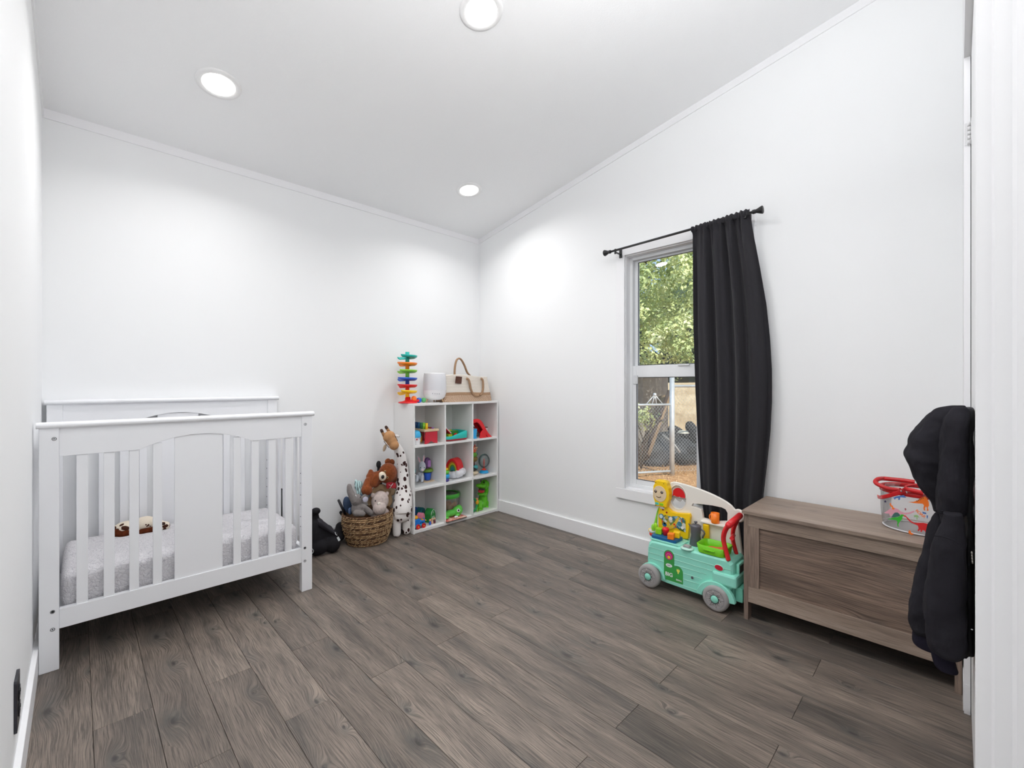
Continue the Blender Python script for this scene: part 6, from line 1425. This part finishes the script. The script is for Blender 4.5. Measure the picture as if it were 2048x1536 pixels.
# chain-link fence and gate
GAL = mat('galvanised', (206, 210, 214), .4, .35, var=.2, vscale=8)
fe = thing('chain_link_fence', 'galvanised chain-link fence with tall post', 'fence', at(1344, 948, 7.5))
PO = at(1344, 948, 7.5); GZp = PO.z
du = Vector((.80, -.60, 0)).normalized()      # fence run to the right of the post
PW = (PO.x, PO.y)
G().cyl((PO.x, PO.y, GZp - .1), (PO.x, PO.y, 1.22), .042, 16).ell((PO.x, PO.y, 1.22), .05, 12, 8).build('post', GAL, fe)
fe_top = 1.02
q = PO + du * 3.2; G().cyl((PO.x, PO.y, fe_top), (q.x, q.y, fe_top), .022, 10).build('top_rail', GAL, fe)
G().cyl((q.x, q.y, GZp - .1), (q.x, q.y, 1.3), .035, 12).build('post', GAL, fe)
def wires(o0, dirv, width, zlo, zhi, pitch, r):
    g = G(); n = int(width / pitch) + 1; hz = zhi - zlo; step = pitch
    for k_ in range(n):
        pts = []; m_ = int(hz / (step * 1.05))
        for i in range(m_ + 1):
            s_ = k_ * pitch + (pitch * 1.03 if (i + k_) % 2 else -pitch * .03); s_ = min(max(s_, 0), width)
            off = (1 if i % 2 else -1) * .004
            pts.append((o0.x + dirv.x * s_ - dirv.y * off, o0.y + dirv.y * s_ + dirv.x * off, zlo + hz * i / m_))
        g.tube(pts, r, 4, cap=False)
    return g
wires(Vector((PO.x, PO.y, 0)), du, 3.1, GZp + .05, fe_top, .029, .0022).build('wire_mesh', GAL, fe, kind='stuff', fix=False)
gt = thing('chain_link_gate', 'chain-link gate hinged on the tall fence post', 'gate', at(1312, 950, 7.4))
dg = (at(1279, 815, 7.35) - at(1344, 808, 7.5)); dg.z = 0; gl = dg.length * 2.0; dg.normalize()
ztop = at(1344, 808, 7.5).z; zbot = GZp + .06
H_ = Vector((PO.x, PO.y, 0)) + dg * .01; E_ = H_ + dg * gl
for nm, a__, b__ in (('top_bar', (H_.x, H_.y, ztop), (E_.x, E_.y, ztop)), ('bottom_bar', (H_.x, H_.y, zbot), (E_.x, E_.y, zbot)), ('side_bar', (H_.x, H_.y, zbot), (H_.x, H_.y, ztop)), ('side_bar', (E_.x, E_.y, zbot), (E_.x, E_.y, ztop))): G().cyl(a__, b__, .019, 10).build(nm, GAL, gt)
wires(H_, dg, gl, zbot, ztop + .02, .029, .0022).build('wire_mesh', GAL, gt, kind='stuff', fix=False)
c0 = H_ + dg * (gl * .26)
g = G(); top_ = Vector((c0.x, c0.y, ztop + .17))
for s_ in (-.16, -.04, .05, .17): g.tube([top_, Vector((c0.x, c0.y, ztop)) + dg * s_], .009, 6)
g.ell(top_, .03, 10, 8); g.build('top_ornament', GAL, gt)
# tree: trunk and branches plus a leaf mass
tr = thing('leafy_tree', 'large leafy tree filling the upper window pane', 'tree', (9.6, 5.0, GZ))
BARK = mat('bark', (92, 80, 66), .9, var=.3, vscale=8, bump=.6, bscale=20, bdist=.02)
g = G(); g.tube([(10.6, 6.6, GZ - .2), (10.5, 6.5, .6), (10.4, 6.3, 1.8), (10.2, 5.9, 3.2), (9.9, 5.4, 5.2)], [.20, .16, .12, .08, .04], 12)
random.seed(5)
for i in range(26):
    z = random.uniform(1.3, 4.6); a = random.uniform(0, 2 * PI); l = random.uniform(.9, 2.2)
    p = Vector((10.4, 6.3, 1.8)).lerp(Vector((9.9, 5.4, 5.2)), (z - 1.3) / 3.9); q = p + Vector((math.cos(a) * l, math.sin(a) * l, random.uniform(.1, .9))); g.tube([p, p.lerp(q, .5) + Vector((0, 0, .12)), q], [.05, .03, .012], 6)
g.build('trunk', BARK, tr)
vs, fs = [], []
cl = []
for i in range(760):
    a = random.uniform(0, 2 * PI); r = 2.7 * math.sqrt(random.random()); z = random.uniform(1.15, 5.6)
    if (z - 3.4) ** 2 / 6.2 + r * r / 8.2 > 1: continue
    if random.random() < .16 or (5.0 + r * math.sin(a) * 1.1 > 5.0 and 9.5 + r * math.cos(a) * .8 > 9.3 and z < 2.5): continue
    cl.append((9.5 + r * math.cos(a) * .8, 5.0 + r * math.sin(a) * 1.1, z))
for cx_, cy_, cz_ in cl:
    sr = random.uniform(.20, .42)
    for k_ in range(95):
        d_ = Vector((random.gauss(0, 1), random.gauss(0, 1), random.gauss(0, 1))).normalized() * sr * random.uniform(.35, 1)
        p = Vector((cx_, cy_, cz_)) + d_; n_ = (d_.normalized() + Vector((random.uniform(-.7, .7), random.uniform(-.7, .7), random.uniform(-.2, .9)))).normalized()
        u_ = n_.orthogonal().normalized(); u_.rotate(Matrix.Rotation(random.uniform(0, 6.28), 3, n_)); w_ = n_.cross(u_); s_ = random.uniform(.030, .058)
        o0 = len(vs); vs += [tuple(p - u_ * s_), tuple(p + w_ * s_ * .55 + n_ * .006), tuple(p + u_ * s_), tuple(p - w_ * s_ * .55 + n_ * .006)]; fs += [(o0, o0 + 1, o0 + 2, o0 + 3)]
LF = bpy.data.materials.new('leaves'); nt, N, L, b = nodes(LF)
tc = N.new('ShaderNodeTexCoord'); nz = N.new('ShaderNodeTexNoise'); nz.inputs['Scale'].default_value = 1.6; nz.inputs['Detail'].default_value = 6; L.new(tc.outputs['Object'], nz.inputs['Vector'])
L.new(ramp(N, L, nz.outputs['Fac'], [(.35, lin((150, 164, 112))), (.5, lin((204, 212, 150))), (.66, lin((238, 240, 200)))]), b.inputs['Base Color']); b.inputs['Roughness'].default_value = .45
tl_ = N.new('ShaderNodeBsdfTranslucent'); tl_.inputs[0].default_value = lin((170, 190, 90)); mx = N.new('ShaderNodeMixShader'); mx.inputs[0].default_value = .25
L.new(b.outputs[0], mx.inputs[1]); L.new(tl_.outputs[0], mx.inputs[2]); L.new(mx.outputs[0], N['Material Output'].inputs[0])
G().add(vs, fs, False).build('foliage', LF, tr, kind='stuff', fix=False)
# darker shrubs and a second tree far behind
t2 = thing('dark_evergreen', 'dark evergreen mass standing behind the leafy tree', 'tree', (17.5, 9.5, GZ))
DG = mat('evergreen', (70, 88, 62), .9, var=.5, vscale=3)
g = G()
for i in range(40): g.ell((17.6 + random.uniform(-1, 1), 9.6 + random.uniform(-4.2, 3.6), random.uniform(.9, 5.2)), random.uniform(.7, 1.1), 10, 8)
o = g.build('foliage', DG, t2, remesh=.22, kind='stuff'); md = o.modifiers.new('d', 'DISPLACE'); tx = bpy.data.textures.new('c2', 'CLOUDS'); tx.noise_scale = .3; md.texture = tx; md.strength = .8
G().cyl((17.5, 9.5, GZ), (17.5, 9.5, 2), .3).build('trunk', BARK, t2)
sb = thing('low_shrub', 'low green shrub at the gate beside the weathered board', 'shrub', at(1290, 850, 8.0))
vs, fs = [], []
c0 = at(1282, 836, 8.05)
for i in range(420):
    d_ = Vector((random.gauss(0, .13), random.gauss(0, .13), random.gauss(0, .09))); p = c0 + d_; n_ = Vector((random.uniform(-1, 1), random.uniform(-1, 1), random.uniform(.2, 1))).normalized(); u_ = n_.orthogonal().normalized(); w_ = n_.cross(u_); s_ = random.uniform(.02, .045); o0 = len(vs)
    vs += [tuple(p - u_ * s_), tuple(p + w_ * s_ * .5), tuple(p + u_ * s_), tuple(p - w_ * s_ * .5)]; fs.append((o0, o0 + 1, o0 + 2, o0 + 3))
G().add(vs, fs, False).build('foliage', LF, sb, kind='stuff', fix=False)
g = G()
for i in range(8): g.tube([(c0.x, c0.y, GZ), (c0.x + random.gauss(0, .1), c0.y + random.gauss(0, .1), (c0.z + GZ) / 2), c0 + Vector((random.gauss(0, .2), random.gauss(0, .2), 0))], .012, 5)
g.build('stems', BARK, sb)
